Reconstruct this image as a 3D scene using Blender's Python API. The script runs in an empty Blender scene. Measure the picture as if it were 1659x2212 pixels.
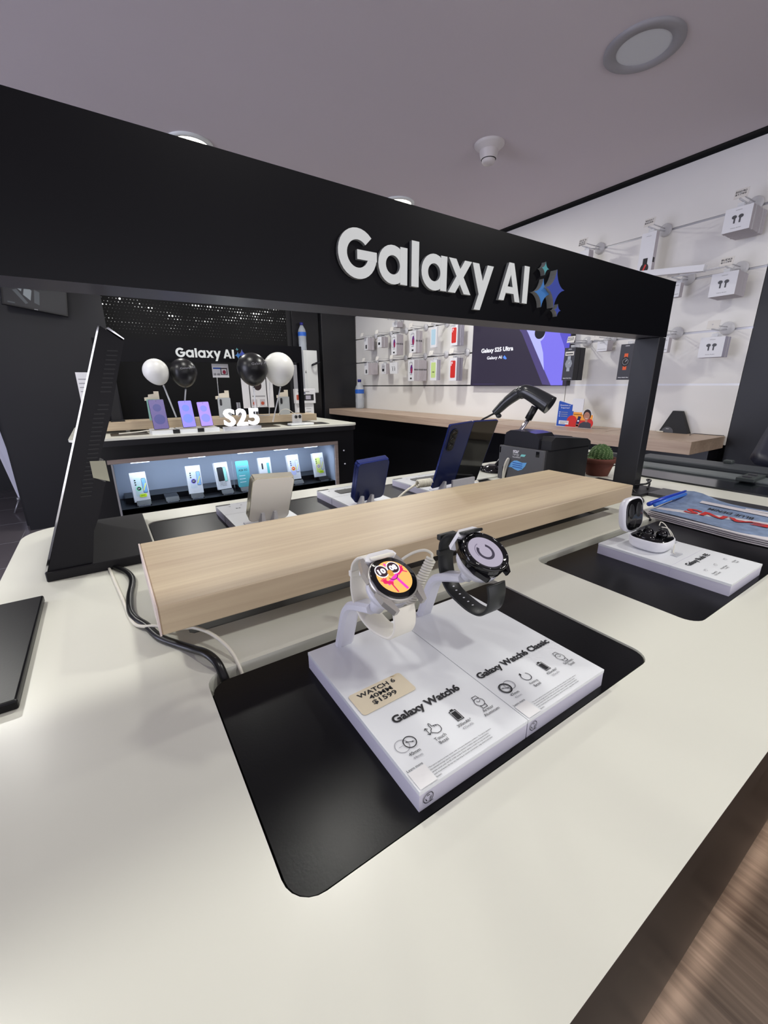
import bpy, bmesh, math, random
from mathutils import Matrix, Vector
random.seed(7)
SC = bpy.context.scene
COL = SC.collection
H = 1.15            # camera height; every number below is metres relative to the camera, z gets +H
PI = math.pi

# ------------------------------------------------------------------ camera
cam = bpy.data.cameras.new('camera'); camo = bpy.data.objects.new('camera', cam); COL.objects.link(camo)
Mc = [[0.83273199, -0.55364802, -0.00559541], [0.16644895, 0.24068885, 0.95622363], [-0.52806456, -0.79720935, 0.29258344]]
R = Matrix([[Mc[j][i] for j in range(3)] for i in range(3)])
camo.matrix_world = Matrix.Translation((0, 0, H)) @ R.to_4x4()
cam.sensor_fit = 'VERTICAL'; cam.sensor_height = 24.0; cam.lens = 894.244 / 2212 * 24.0
cam.clip_start = 0.01; cam.clip_end = 50
SC.camera = camo
SC.view_settings.view_transform = 'Standard'; SC.view_settings.look = 'None'
SC.view_settings.gamma = 1.0; SC.view_settings.use_curve_mapping = False
SC.view_settings.exposure = 0.22

# ------------------------------------------------------------------ world and lights
W = bpy.data.worlds.new('world'); SC.world = W; W.use_nodes = True
W.node_tree.nodes['Background'].inputs[0].default_value = (0.62, 0.64, 0.80, 1)
W.node_tree.nodes['Background'].inputs[1].default_value = 0.35

def lamp(name, kind, loc, energy, color=(1, 1, 1), size=0.2, size_y=None, rot=(0, 0, 0), spread=None):
    l = bpy.data.lights.new(name, kind); o = bpy.data.objects.new(name, l); COL.objects.link(o)
    o.location = (loc[0], loc[1], loc[2] + H); o.rotation_euler = rot; l.energy = energy; l.color = color
    if kind == 'AREA':
        if size_y: l.shape = 'RECTANGLE'; l.size = size; l.size_y = size_y
        else: l.shape = 'DISK'; l.size = size
        if spread: l.spread = spread
    return o
LIT = [(0.525, 2.335), (1.665, 2.345), (0.44, 0.98), (0.44, -0.35), (1.65, -0.35), (-0.62, 2.29), (-0.62, 0.95), (1.63, 3.6), (0.5, 3.6)]
for i, (x, y) in enumerate(LIT):
    e = (7.0 if x < 0 else 3.9 if x < 1 else 10.5) if y < 3 else 7.0
    lamp('downlight_lamp', 'AREA', (x, y, 1.0), e, (1.0, 0.99, 0.93), 0.13)
# daylight from the open mall side on the left
lamp('daylight', 'AREA', (-3.3, 1.6, 0.1), 120, (0.78, 0.80, 1.0), 3.6, 1.9, rot=(0, -PI / 2, 0))
lamp('rear_fill', 'AREA', (1.0, -2.6, -0.2), 40, (0.97, 0.95, 1.0), 5.0, 1.6, rot=(math.radians(104), 0, 0))  # added fill behind the camera, tilted up to brighten the ceiling
lamp('floor_strip_fill', 'AREA', (.8, .098, -1.06), .16, (1.0, .93, .88), 2.2, .010, spread=math.radians(40))  # added narrow lamp imitating the bright band of floor along the counter base

# ------------------------------------------------------------------ materials
def lin(c):
    return tuple(((v / 255) / 12.92 if v / 255 <= .04045 else ((v / 255 + .055) / 1.055) ** 2.4) for v in c) + (1,)
_mats = {}
def mat(name, c, rough=.5, metal=0, spec=.5, emit=0, trans=0, alpha=1, coat=0, ior=1.45, bump=0, bscale=200, var=0, vscale=8, emc=None):
    if name in _mats: return _mats[name]
    m = bpy.data.materials.new(name); m.use_nodes = True; n = m.node_tree; b = n.nodes['Principled BSDF']
    col = lin(c); b.inputs['Base Color'].default_value = col; b.inputs['Roughness'].default_value = rough
    b.inputs['Metallic'].default_value = metal; b.inputs['Specular IOR Level'].default_value = spec
    b.inputs['Transmission Weight'].default_value = trans; b.inputs['Alpha'].default_value = alpha
    b.inputs['Coat Weight'].default_value = coat; b.inputs['IOR'].default_value = ior
    if emit:
        b.inputs['Emission Color'].default_value = lin(emc) if emc else col; b.inputs['Emission Strength'].default_value = emit
    tc = n.nodes.new('ShaderNodeTexCoord')
    if var:
        t = n.nodes.new('ShaderNodeTexNoise'); t.inputs['Scale'].default_value = vscale; t.inputs['Detail'].default_value = 5
        n.links.new(tc.outputs['Object'], t.inputs['Vector'])
        mx = n.nodes.new('ShaderNodeMixRGB'); mx.inputs[1].default_value = tuple(v * (1 - var) for v in col[:3]) + (1,)
        mx.inputs[2].default_value = tuple(min(1, v * (1 + var)) for v in col[:3]) + (1,)
        n.links.new(t.outputs[0], mx.inputs[0]); n.links.new(mx.outputs[0], b.inputs['Base Color'])
    if bump:
        t = n.nodes.new('ShaderNodeTexNoise'); t.inputs['Scale'].default_value = bscale; t.inputs['Detail'].default_value = 3
        n.links.new(tc.outputs['Object'], t.inputs['Vector'])
        bp = n.nodes.new('ShaderNodeBump'); bp.inputs['Strength'].default_value = bump; bp.inputs['Distance'].default_value = .001
        n.links.new(t.outputs[0], bp.inputs['Height']); n.links.new(bp.outputs[0], b.inputs['Normal'])
    _mats[name] = m
    return m

def wood(name, c1, c2, along='x', scale=1.0, rough=.45):
    m = bpy.data.materials.new(name); m.use_nodes = True; n = m.node_tree; b = n.nodes['Principled BSDF']
    tc = n.nodes.new('ShaderNodeTexCoord'); mp = n.nodes.new('ShaderNodeMapping')
    s = [90, 90, 90]; s['xyz'.index(along)] = 3.0
    mp.inputs['Scale'].default_value = [v * scale for v in s]
    t = n.nodes.new('ShaderNodeTexNoise'); t.inputs['Scale'].default_value = 1.0; t.inputs['Detail'].default_value = 6; t.inputs['Distortion'].default_value = .6
    mp2 = n.nodes.new('ShaderNodeMapping'); s = [9, 9, 9]; s['xyz'.index(along)] = .9; mp2.inputs['Scale'].default_value = [v * scale for v in s]
    t2 = n.nodes.new('ShaderNodeTexNoise'); t2.inputs['Scale'].default_value = 1.0; t2.inputs['Detail'].default_value = 4
    n.links.new(tc.outputs['Object'], mp.inputs[0]); n.links.new(mp.outputs[0], t.inputs['Vector'])
    n.links.new(tc.outputs['Object'], mp2.inputs[0]); n.links.new(mp2.outputs[0], t2.inputs['Vector'])
    ad = n.nodes.new('ShaderNodeMath'); ad.operation = 'ADD'; mu = n.nodes.new('ShaderNodeMath'); mu.operation = 'MULTIPLY'; mu.inputs[1].default_value = .5
    n.links.new(t.outputs[0], ad.inputs[0]); n.links.new(t2.outputs[0], ad.inputs[1]); n.links.new(ad.outputs[0], mu.inputs[0])
    cr = n.nodes.new('ShaderNodeValToRGB'); cr.color_ramp.elements[0].position = .36; cr.color_ramp.elements[1].position = .60
    cr.color_ramp.elements[0].color = lin(c1); cr.color_ramp.elements[1].color = lin(c2)
    n.links.new(mu.outputs[0], cr.inputs[0]); n.links.new(cr.outputs[0], b.inputs['Base Color'])
    b.inputs['Roughness'].default_value = rough
    bp = n.nodes.new('ShaderNodeBump'); bp.inputs['Strength'].default_value = .15; bp.inputs['Distance'].default_value = .0008
    n.links.new(t.outputs[0], bp.inputs['Height']); n.links.new(bp.outputs[0], b.inputs['Normal'])
    return m

M_CEIL = mat('ceiling_paint', (206, 198, 203), .9, var=.03, vscale=1.5)
M_WALLW = mat('white_slat_panel', (228, 226, 222), .45, var=.02)
M_BLACKWALL = mat('black_wall_paint', (23, 23, 28), .42, var=.1, vscale=2)
M_BLACKDOOR = mat('black_door_laminate', (30, 30, 33), .35)
M_WHITE = mat('white_solid_surface', (222, 222, 210), .28, spec=.5, var=.012, vscale=14)
M_BODY = mat('dark_laminate', (16, 14, 13), .32, spec=.3, var=.1, vscale=3)
M_BODY2 = mat('black_laminate', (17, 17, 21), .3)
M_TRAY = mat('satin_black_tray', (13, 13, 16), .30, spec=.22, bump=.05, bscale=500, var=.12, vscale=20)
M_HEAD = mat('header_black_lacquer', (5, 5, 10), .34, spec=.22)
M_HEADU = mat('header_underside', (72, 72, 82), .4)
M_BLK = mat('black_plastic', (24, 24, 27), .4)
M_BLKG = mat('gloss_black', (12, 12, 15), .08, spec=.6)
M_GREYP = mat('grey_plastic', (72, 72, 76), .4)
M_TILE = mat('white_acrylic_tile', (234, 237, 240), .22, spec=.5)
M_TILES = mat('frosted_acrylic_edge', (208, 206, 222), .4)
M_INK = mat('black_ink', (28, 28, 32), .6)
M_INKG = mat('grey_ink', (150, 150, 155), .6)
M_INKW = mat('white_ink', (235, 235, 240), .6)
M_STICK = mat('cream_label_paper', (224, 212, 186), .75, var=.03, vscale=60)
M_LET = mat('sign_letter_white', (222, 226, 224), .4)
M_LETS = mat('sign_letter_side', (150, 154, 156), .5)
M_ALU = mat('brushed_aluminium', (176, 176, 180), .35, metal=.6)
M_ALUL = mat('silver_stand_plastic', (212, 212, 220), .33)
M_CHR = mat('chrome', (225, 225, 230), .08, metal=1)
M_CREAM = mat('cream_silicone', (226, 222, 210), .5)
M_RUB = mat('black_silicone', (30, 32, 32), .42)
M_CABW = mat('white_cable', (226, 222, 208), .45)
M_CABB = mat('black_cable', (15, 15, 17), .3)
M_PHW = mat('white_phone_glass', (242, 238, 232), .12, spec=.5)
M_PHWE = mat('silver_phone_edge', (225, 220, 200), .2, metal=.6)
M_PHB = mat('navy_phone_glass', (28, 36, 78), .28, spec=.5)
M_PHBE = mat('navy_phone_edge', (52, 66, 140), .25, metal=.6)
M_GLASS = mat('clear_glass', (240, 246, 250), .02, trans=1, ior=1.15)
M_BOXW = mat('white_carton', (222, 222, 226), .5)
M_BOXG = mat('grey_carton_side', (186, 180, 186), .6)
M_BOXV = mat('violet_grey_carton', (172, 168, 184), .6)
M_BOXBK = mat('black_carton', (34, 34, 38), .5)
M_BOXBG = mat('charcoal_carton_front', (62, 62, 70), .5)
M_RED = mat('red_print', (200, 42, 38), .5)
M_CYAN = mat('pale_blue_print', (176, 206, 222), .5)
M_LIME = mat('pale_green_print', (196, 218, 140), .5)
M_PURP = mat('purple_print', (92, 40, 120), .5)
M_CRIM = mat('crimson_print', (160, 40, 70), .5)
M_HOOK = mat('hook_plastic', (214, 214, 218), .2, alpha=.8, spec=.6)
M_CLEAR = mat('clear_acrylic', (228, 230, 234), .12, alpha=.45, spec=.6)
M_TAG = mat('price_tag_card', (216, 212, 206), .7)
M_ORANGE = mat('orange_print', (226, 96, 50), .5)
M_NAVY = mat('navy_print', (26, 30, 80), .5)
M_BLUE = mat('blue_print', (40, 82, 176), .5)
M_ORG2 = mat('amber_print', (240, 160, 66), .5)
M_SKIN = mat('skin_print', (176, 124, 104), .5)
M_HAIR = mat('dark_hair_print', (46, 32, 34), .5)
M_TERRA = mat('terracotta', (98, 50, 38), .7, bump=.2, bscale=300)
M_CACT = mat('cactus_green', (62, 92, 44), .55, var=.35, vscale=60)
M_CACTS = mat('cactus_pale_tip', (150, 170, 120), .6)
M_LEATH = mat('black_leather', (40, 42, 56), .38, bump=.3, bscale=180)
M_PETG = mat('bottle_plastic', (215, 222, 230), .08, alpha=.38, spec=.7)
M_PETL = mat('bottle_label_blue', (40, 96, 190), .4)
M_CAP = mat('bottle_cap_navy', (34, 34, 120), .4)
M_WOODT = wood('oak_riser', (178, 156, 130), (200, 182, 152), 'x')
M_WOODE = wood('oak_shelf', (168, 144, 126), (190, 168, 148), 'y')
M_WOODF = wood('walnut_floor', (92, 72, 58), (146, 124, 106), 'y', .6, .4)
M_FRAMEW = wood('taupe_trim', (140, 126, 120), (160, 146, 138), 'x')

def emis(name, c, s, base=(20, 20, 20)):
    return mat(name, base, .3, emit=s, emc=c)
E_LAMP = emis('downlight_glow', (255, 250, 232), 9)
E_SIGN = emis('lit_number_glow', (250, 248, 255), 1.8)
E_SCRD = emis('lightbox_dark', (52, 46, 66), .85)
E_SCRP = emis('lightbox_lilac', (120, 112, 226), 1.0)
E_SCRL = emis('lightbox_pale', (176, 178, 248), 1.0)
E_SCRM = emis('lightbox_plum', (76, 66, 118), 1.0)
E_SCRW = emis('lightbox_white', (245, 245, 255), 1.0)
E_SCRB = emis('lightbox_blue', (90, 140, 240), 1.0)
E_SCRK = emis('lightbox_black', (14, 12, 26), 1.0)

# ------------------------------------------------------------------ mesh builder
def bbm(o): pass
_text_cache = {}
def text_geo(s, bold=0.0, ext=0.0):
    k = (s, bold, ext)
    if k in _text_cache: return _text_cache[k]
    cu = bpy.data.curves.new('t', 'FONT'); cu.body = s; cu.size = 1; cu.offset = bold; cu.extrude = ext; cu.resolution_u = 3; cu.space_character = 1.0
    cu.align_x = 'LEFT'
    ob = bpy.data.objects.new('t', cu); COL.objects.link(ob)
    dg = bpy.context.evaluated_depsgraph_get(); me = bpy.data.meshes.new_from_object(ob.evaluated_get(dg))
    vs = [tuple(v.co) for v in me.vertices]; fs = [tuple(p.vertices) for p in me.polygons]
    bpy.data.objects.remove(ob); bpy.data.curves.remove(cu); bpy.data.meshes.remove(me)
    xs = [v[0] for v in vs] or [0, 1]; ys = [v[1] for v in vs] or [0, 1]
    _text_cache[k] = (vs, fs, min(xs), max(xs), min(ys), max(ys))
    return _text_cache[k]

def rr(x0, x1, y0, y1, r, n=6):
    out = []
    for cx, cy, a in ((x1 - r, y1 - r, 0), (x0 + r, y1 - r, 90), (x0 + r, y0 + r, 180), (x1 - r, y0 + r, 270)):
        for i in range(n + 1):
            t = math.radians(a + 90 * i / n); out.append((cx + r * math.cos(t), cy + r * math.sin(t)))
    return out

class MB:
    def __init__(s, M=None):
        s.v = []; s.f = []; s.m = []; s.sm = []; s.mats = []; s.M = M or Matrix.Identity(4)
    def mi(s, m):
        if m not in s.mats: s.mats.append(m)
        return s.mats.index(m)
    def add(s, vs, fs, m, smooth=False, M=None):
        b = len(s.v); X = s.M @ M if M is not None else s.M; k = s.mi(m)
        s.v += [tuple(X @ Vector(v)) for v in vs]
        for f in fs: s.f.append(tuple(b + i for i in f)); s.m.append(k); s.sm.append(smooth)
        return s
    def box(s, x0, x1, y0, y1, z0, z1, m, bev=0, seg=2, M=None, smooth=False):
        if x0 > x1: x0, x1 = x1, x0
        if y0 > y1: y0, y1 = y1, y0
        if z0 > z1: z0, z1 = z1, z0
        if not bev:
            v = [(x, y, z) for x in (x0, x1) for y in (y0, y1) for z in (z0, z1)]
            f = [(0, 1, 3, 2), (4, 6, 7, 5), (0, 4, 5, 1), (2, 3, 7, 6), (0, 2, 6, 4), (1, 5, 7, 3)]
            return s.add(v, f, m, False, M)
        bm = bmesh.new(); bmesh.ops.create_cube(bm, size=1)
        for v in bm.verts: v.co = ((x0 + x1) / 2 + v.co.x * (x1 - x0), (y0 + y1) / 2 + v.co.y * (y1 - y0), (z0 + z1) / 2 + v.co.z * (z1 - z0))
        bmesh.ops.bevel(bm, geom=list(bm.edges), offset=min(bev, .49 * min(x1 - x0, y1 - y0, z1 - z0)), segments=seg, affect='EDGES', profile=.5)
        bm.verts.index_update(); vs = [tuple(v.co) for v in bm.verts]; fs = [tuple(v.index for v in f.verts) for f in bm.faces]; bm.free()
        return s.add(vs, fs, m, smooth, M)
    def prism(s, pts, ax, a0, a1, m, side=None, M=None, smooth=False, cap=True):
        n = len(pts)
        def P(p, a): return {'x': (a, p[0], p[1]), 'y': (p[0], a, p[1]), 'z': (p[0], p[1], a)}[ax]
        vs = [P(p, a0) for p in pts] + [P(p, a1) for p in pts]
        if cap: s.add(vs, [tuple(range(n - 1, -1, -1)), tuple(range(n, 2 * n))], m, False, M)
        s.add(vs, [(i, (i + 1) % n, n + (i + 1) % n, n + i) for i in range(n)], side or m, smooth, M)
        return s
    def holed(s, outer, holes, z0, z1, m, side=None, outside=None):
        for z, up in ((z1, True), (z0, False)):
            bm = bmesh.new(); es = []
            for loop in [outer] + holes:
                vs = [bm.verts.new((p[0], p[1], z)) for p in loop]
                es += [bm.edges.new((vs[i], vs[(i + 1) % len(vs)])) for i in range(len(vs))]
            bmesh.ops.triangle_fill(bm, use_beauty=True, use_dissolve=False, edges=es)
            bm.verts.index_update()
            fs = []
            for f in bm.faces:
                ii = [v.index for v in f.verts]
                if (f.normal.z > 0) != up: ii.reverse()
                fs.append(tuple(ii))
            s.add([tuple(v.co) for v in bm.verts], fs, m); bm.free()
        for loop in [outer] + holes:
            n = len(loop); vs = [(p[0], p[1], z0) for p in loop] + [(p[0], p[1], z1) for p in loop]
            s.add(vs, [(i, (i + 1) % n, n + (i + 1) % n, n + i) for i in range(n)], (outside if loop is outer and outside else side or m))
        return s
    def tube(s, path, r, m, n=8, closed=False, M=None, flat=1.0, rs=None):
        path = [Vector(p) for p in path]; k = len(path); vs = []; up = Vector((0, 0, 1)); prev = None
        for i, p in enumerate(path):
            a = path[(i - 1) % k] if (closed or i) else path[i]; b = path[(i + 1) % k] if (closed or i < k - 1) else path[i]
            t = (b - a).normalized()
            if prev is None:
                u = t.cross(up)
                if u.length < .05: u = t.cross(Vector((0, 1, 0)))
                u.normalize()
            else:
                u = (prev - t * prev.dot(t)).normalized()
            prev = u; w = t.cross(u); rad = rs[i] if rs else r
            for j in range(n):
                th = 2 * PI * j / n; vs.append(tuple(p + u * rad * math.cos(th) + w * rad * flat * math.sin(th)))
        fs = []
        for i in range(k if closed else k - 1):
            for j in range(n):
                a = i * n + j; b = i * n + (j + 1) % n; c = ((i + 1) % k) * n + (j + 1) % n; d = ((i + 1) % k) * n + j
                fs.append((a, b, c, d))
        if not closed: fs += [tuple(range(n - 1, -1, -1)), tuple((k - 1) * n + j for j in range(n))]
        return s.add(vs, fs, m, True, M)
    def lathe(s, prof, m, n=32, M=None, smooth=True, capends=True):
        vs = []; k = len(prof)
        for r, z in prof:
            for j in range(n): t = 2 * PI * j / n; vs.append((r * math.cos(t), r * math.sin(t), z))
        fs = [(i * n + j, i * n + (j + 1) % n, (i + 1) * n + (j + 1) % n, (i + 1) * n + j) for i in range(k - 1) for j in range(n)]
        s.add(vs, fs, m, smooth, M)
        if capends: s.add(vs, [tuple(range(n - 1, -1, -1)), tuple((k - 1) * n + j for j in range(n))], m, False, M)
        return s
    def ell(s, c, r, m, n=20, k=12, M=None):
        T = Matrix.Translation(c) @ Matrix.Diagonal((r[0], r[1], r[2], 1))
        if M is not None: T = M @ T
        return s.lathe([(math.sin(PI * i / k) + 1e-4, -math.cos(PI * i / k)) for i in range(k + 1)], m, n, T, True, False)
    def poly(s, pts, m, M=None):
        return s.add([(p[0], p[1], p[2] if len(p) > 2 else 0) for p in pts], [tuple(range(len(pts)))], m, False, M)
    def rect(s, x0, x1, y0, y1, m, M, z=0):
        return s.add([(x0, y0, z), (x1, y0, z), (x1, y1, z), (x0, y1, z)], [(0, 1, 2, 3)], m, False, M)
    def ring(s, cx, cy, r0, r1, m, M, a0=0, a1=360, n=28, z=0, sx=1, sy=1):
        full = abs(a1 - a0) >= 360; vs = []
        for i in range(n + 1):
            t = math.radians(a0 + (a1 - a0) * i / n)
            for r in (r0, r1): vs.append((cx + r * sx * math.cos(t), cy + r * sy * math.sin(t), z))
        return s.add(vs, [(2 * i, 2 * i + 1, 2 * i + 3, 2 * i + 2) for i in range(n)], m, False, M)
    def disc(s, cx, cy, r, m, M, n=24, z=0, sx=1, sy=1):
        return s.add([(cx + r * sx * math.cos(2 * PI * i / n), cy + r * sy * math.sin(2 * PI * i / n), z) for i in range(n)], [tuple(range(n))], m, False, M)
    def line(s, p, q, w, m, M, z=0):
        p = Vector(p); q = Vector(q); d = (q - p); d.normalize(); u = Vector((-d.y, d.x)) * w / 2
        return s.add([(p + u).to_tuple() + (z,), (p - u).to_tuple() + (z,), (q - u).to_tuple() + (z,), (q + u).to_tuple() + (z,)], [(0, 1, 2, 3)], m, False, M)
    def text(s, t, x, y, m, M, h=None, w=None, bold=0, ext=0, cx=False, z=0, right=False):
        """h = height of the glyph box, w = width to fit; (x, y) bottom-left (or centre-bottom)"""
        vs, fs, a, b, c, d = text_geo(t, bold, ext)
        sx = sy = 1
        if h: sy = sx = h / (d - c)
        if w: sx = w / (b - a); sy = sy if h else sx
        off = -(a + b) / 2 * sx if cx else (-b * sx if right else -a * sx)
        return s.add([(x + v[0] * sx + off, y + (v[1] - c) * sy, z + v[2]) for v in vs], fs, m, False, M)
    def build(s, name, parent=None, label=None, cat=None, group=None, kind=None, weld=False):
        me = bpy.data.meshes.new(name)
        xs = [v[0] for v in s.v]; ys = [v[1] for v in s.v]; zs = [v[2] for v in s.v]
        o0 = Vector(((min(xs) + max(xs)) / 2, (min(ys) + max(ys)) / 2, min(zs)))
        me.from_pydata([tuple(Vector(v) - o0) for v in s.v], [], s.f)
        for m in s.mats: me.materials.append(m)
        me.polygons.foreach_set('material_index', s.m); me.polygons.foreach_set('use_smooth', s.sm)
        bm = bmesh.new(); bm.from_mesh(me)
        if any(s.sm): bmesh.ops.remove_doubles(bm, verts=bm.verts, dist=1e-7)
        bmesh.ops.recalc_face_normals(bm, faces=bm.faces) if weld else None
        bm.to_mesh(me); bm.free(); me.update()
        o = bpy.data.objects.new(name, me); COL.objects.link(o)
        o.location = o0 + Vector((0, 0, H))
        if parent is not None:
            o.parent = parent; o.matrix_parent_inverse = Matrix.Translation(-Vector(parent['_loc'])) if '_loc' in parent else Matrix.Identity(4)
        o['_loc'] = tuple(o.location)
        if label: o['label'] = label
        if cat: o['category'] = cat
        if group: o['group'] = group
        if kind: o['kind'] = kind
        return o

def fix_loc(root):
    for o in SC.objects:
        if '_loc' in o: del o['_loc']

def thing(name, label, cat, loc, group=None):
    o = bpy.data.objects.new(name, None); COL.objects.link(o); o.empty_display_size = .05
    o.location = (loc[0], loc[1], loc[2] + H); o['_loc'] = tuple(o.location)
    o['label'] = label; o['category'] = cat
    if group: o['group'] = group
    return o

def dup(root, d, label=None, group=None):
    d = Vector(d); r = root.copy(); COL.objects.link(r); r.location = Vector(root.location) + d
    if label: r['label'] = label
    if group: r['group'] = group
    for ch in list(root.children):
        c = ch.copy(); COL.objects.link(c); c.parent = r
        for g in list(ch.children):
            e = g.copy(); COL.objects.link(e); e.parent = c
    return r

def surf(o, x, y, n=None):
    """matrix: local x,y in plane -> world, with local z = normal"""
    x = Vector(x).normalized(); y = Vector(y); y = (y - x * y.dot(x)).normalized(); z = x.cross(y)
    return Matrix(((x[0], y[0], z[0], o[0]), (x[1], y[1], z[1], o[1]), (x[2], y[2], z[2], o[2]), (0, 0, 0, 1)))
def ordn(i): return ['first', 'second', 'third', 'fourth', 'fifth', 'sixth', 'seventh', 'eighth', 'ninth', 'tenth'][i]

# ================================================================== SETTING
FZ = -1.15; CZ = 1.03
f = MB()
f.box(-6, 4, -3, .5, FZ - .05, FZ, M_WOODF)
M_FTILE = mat('dark_floor_tile', (112, 106, 110), .22, var=.15, vscale=3)
_n = M_FTILE.node_tree; _b = _n.nodes['Principled BSDF']
f.box(-6, 4, .5, 9, FZ - .05, FZ, M_FTILE)
f.build('floor', kind='structure')
g = MB()
for i in range(12): g.box(-6, 4, .5 + .6 * i, .504 + .6 * i, FZ, FZ + .0006, M_INKG)
for i in range(14): g.box(-5.5 + .6 * i, -5.496 + .6 * i, .5, 8, FZ, FZ + .0006, M_INKG)
g.build('trim_3', kind='structure')
MB().box(-6, 2.52, -3, 9, CZ, CZ + .08, M_CEIL).build('ceiling', kind='structure')
M_GAP = mat('black_shadow_gap', (9, 9, 10), .9)
MB().box(2.52, 2.75, -3, 4.7, CZ - .003, CZ + .08, M_GAP).build('trim_1', kind='structure')

# right wall: white slat panels with grooves, black panel nearest
w = MB(); x = 2.55
zs = [-.30, -.006, .244, .494, .744, 1.016]
for a, b in zip(zs[:-1], zs[1:]):
    if a > .4: w.box(x, x + .03, .78, 4.42, a + .006, b - .004, M_WALLW); continue
    w.box(x, x + .03, .78, 1.69, a + .006, b - .004, M_WALLW)
    w.box(x, x + .03, 1.695, 4.42, a + .006, b - .004, M_WALLW)
w.box(x + .028, x + .05, .78, 4.42, -.30, 1.0, M_GAP)
w.build('wall_right', kind='structure')
s = MB()
for z in zs[1:5]: s.box(x + .004, x + .028, .78, 1.69, z - .0045, z + .0065, M_ALU)
s.box(x + .0005, x + .004, .78, 1.68, -.016, .002, mat('bright_channel', (240, 242, 248), .15))
s.build('trim_2', kind='structure')
b = MB(); b.box(2.55, 2.62, -3, .778, FZ, CZ, M_BLACKWALL); b.box(2.56, 2.64, .778, 4.5, FZ, -.30, M_BODY2)
b.build('wall_near', kind='structure')
# a darker recess panel to the right on the near black wall
MB().box(2.546, 2.552, -1.0, .50, FZ, .9, M_GAP).build('door_2', kind='structure')

# far wall: black with the perforated panel
def perf_mat():
    m = bpy.data.materials.new('perforated_backlit_metal'); m.use_nodes = True; n = m.node_tree; b = n.nodes['Principled BSDF']
    N = n.nodes.new; L = n.links.new
    tc = N('ShaderNodeTexCoord'); sp = N('ShaderNodeSeparateXYZ'); L(tc.outputs['Object'], sp.inputs[0])
    def mth(op, a, c=None, d=None):
        k = N('ShaderNodeMath'); k.operation = op
        for i, v in enumerate((a, c, d)):
            if v is None: continue
            if isinstance(v, (int, float)): k.inputs[i].default_value = v
            else: L(v, k.inputs[i])
        return k.outputs[0]
    S = .026
    gz = mth('DIVIDE', sp.outputs[2], S); row = mth('FLOOR', gz); fz = mth('SUBTRACT', mth('FRACT', gz), .5)
    gx = mth('ADD', mth('DIVIDE', sp.outputs[0], S), mth('MULTIPLY', mth('MODULO', row, 2), .5)); fx = mth('SUBTRACT', mth('FRACT', gx), .5)
    cx = mth('FLOOR', gx)
    d = mth('SQRT', mth('ADD', mth('MULTIPLY', fx, fx), mth('MULTIPLY', fz, fz)))
    def wave(f1, a1, p, f2, off):
        return mth('ADD', mth('ADD', mth('MULTIPLY', mth('SINE', mth('ADD', mth('MULTIPLY', cx, f1), p)), a1), mth('MULTIPLY', mth('SINE', mth('MULTIPLY', cx, f2)), a1 * .5)), off)
    wn = N('ShaderNodeTexWhiteNoise'); cv2 = N('ShaderNodeCombineXYZ'); L(cx, cv2.inputs[0]); L(row, cv2.inputs[2]); L(cv2.outputs[0], wn.inputs['Vector'])
    no = N('ShaderNodeTexNoise'); no.inputs['Scale'].default_value = .22; no.inputs['Detail'].default_value = 2; L(cv2.outputs[0], no.inputs['Vector'])
    tot = 0
    for f1, a1, p, f2, off, amp in ((.11, 1.5, .3, .23, 62.5, 1.0), (.10, 1.8, 1.1, .19, 58, .75), (.12, 1.6, 2.2, .21, 54.5, .55), (.13, 1.7, 3.4, .25, 50.5, .75), (.10, 1.9, 4.4, .17, 47.0, .5), (.12, 1.4, .5, .2, 43.5, .25)):
        w_ = wave(f1, a1, p, f2, off); dd = mth('ABSOLUTE', mth('SUBTRACT', row, w_)); k_ = mth('MULTIPLY', mth('MAXIMUM', mth('SUBTRACT', 1.5, dd), 0), amp); tot = mth('MAXIMUM', tot, k_)
    v = mth('MULTIPLY', mth('ADD', mth('MULTIPLY', tot, 1.0), .10), mth('MULTIPLY', mth('ADD', wn.outputs[0], .15), mth('MULTIPLY', mth('MAXIMUM', mth('SUBTRACT', no.outputs[0], .32), .0), 4.2)))
    rad = mth('MINIMUM', mth('ADD', mth('MULTIPLY', v, .20), .07), .30)
    on = mth('LESS_THAN', d, rad)
    up = mth('GREATER_THAN', row, 39); st = mth('MULTIPLY', on, mth('MULTIPLY', mth('MULTIPLY', v, mth('ADD', mth('MULTIPLY', up, .9), .03)), 1.5))
    b.inputs['Base Color'].default_value = lin((7, 7, 9)); b.inputs['Roughness'].default_value = .6; b.inputs['Specular IOR Level'].default_value = .2
    b.inputs['Emission Color'].default_value = (1, 1, 1, 1); L(st, b.inputs['Emission Strength'])
    return m
M_PERF = perf_mat()
p = MB(); p.box(.15, 1.75, 4.46, 4.50, -.6, CZ, M_PERF); po = p.build('wall_panel_back', kind='structure'); po.name = 'wall_back'
b = MB(); b.box(-.66, .15, 4.38, 4.55, FZ, CZ, M_BLACKWALL); b.box(1.75, 2.7, 4.47, 4.55, FZ, CZ, M_BLACKDOOR); b.box(.15, 1.75, 4.47, 4.55, FZ, -.6, M_BLACKWALL)
b.build('wall_far', kind='structure')
d = MB(); d.box(2.12, 2.54, 4.40, 4.47, -1.15, 1.0, M_BLACKDOOR, .004); d.box(1.80, 2.10, 4.43, 4.47, -1.15, 1.0, M_BODY2, .003)
d.build('door_1', kind='structure')
b = MB(); b.box(-6, -.66, 6.4, 6.5, FZ, CZ, M_BLACKWALL); b.box(-.70, -.66, 4.55, 6.4, FZ, CZ, M_BLACKWALL)
b.build('wall_left', kind='structure')

# ================================================================== NEAR KIOSK
K = thing('display_counter', 'long white-topped counter filling the foreground, with dark body and inset black pads', 'counter', (.75, .5, FZ))
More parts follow.
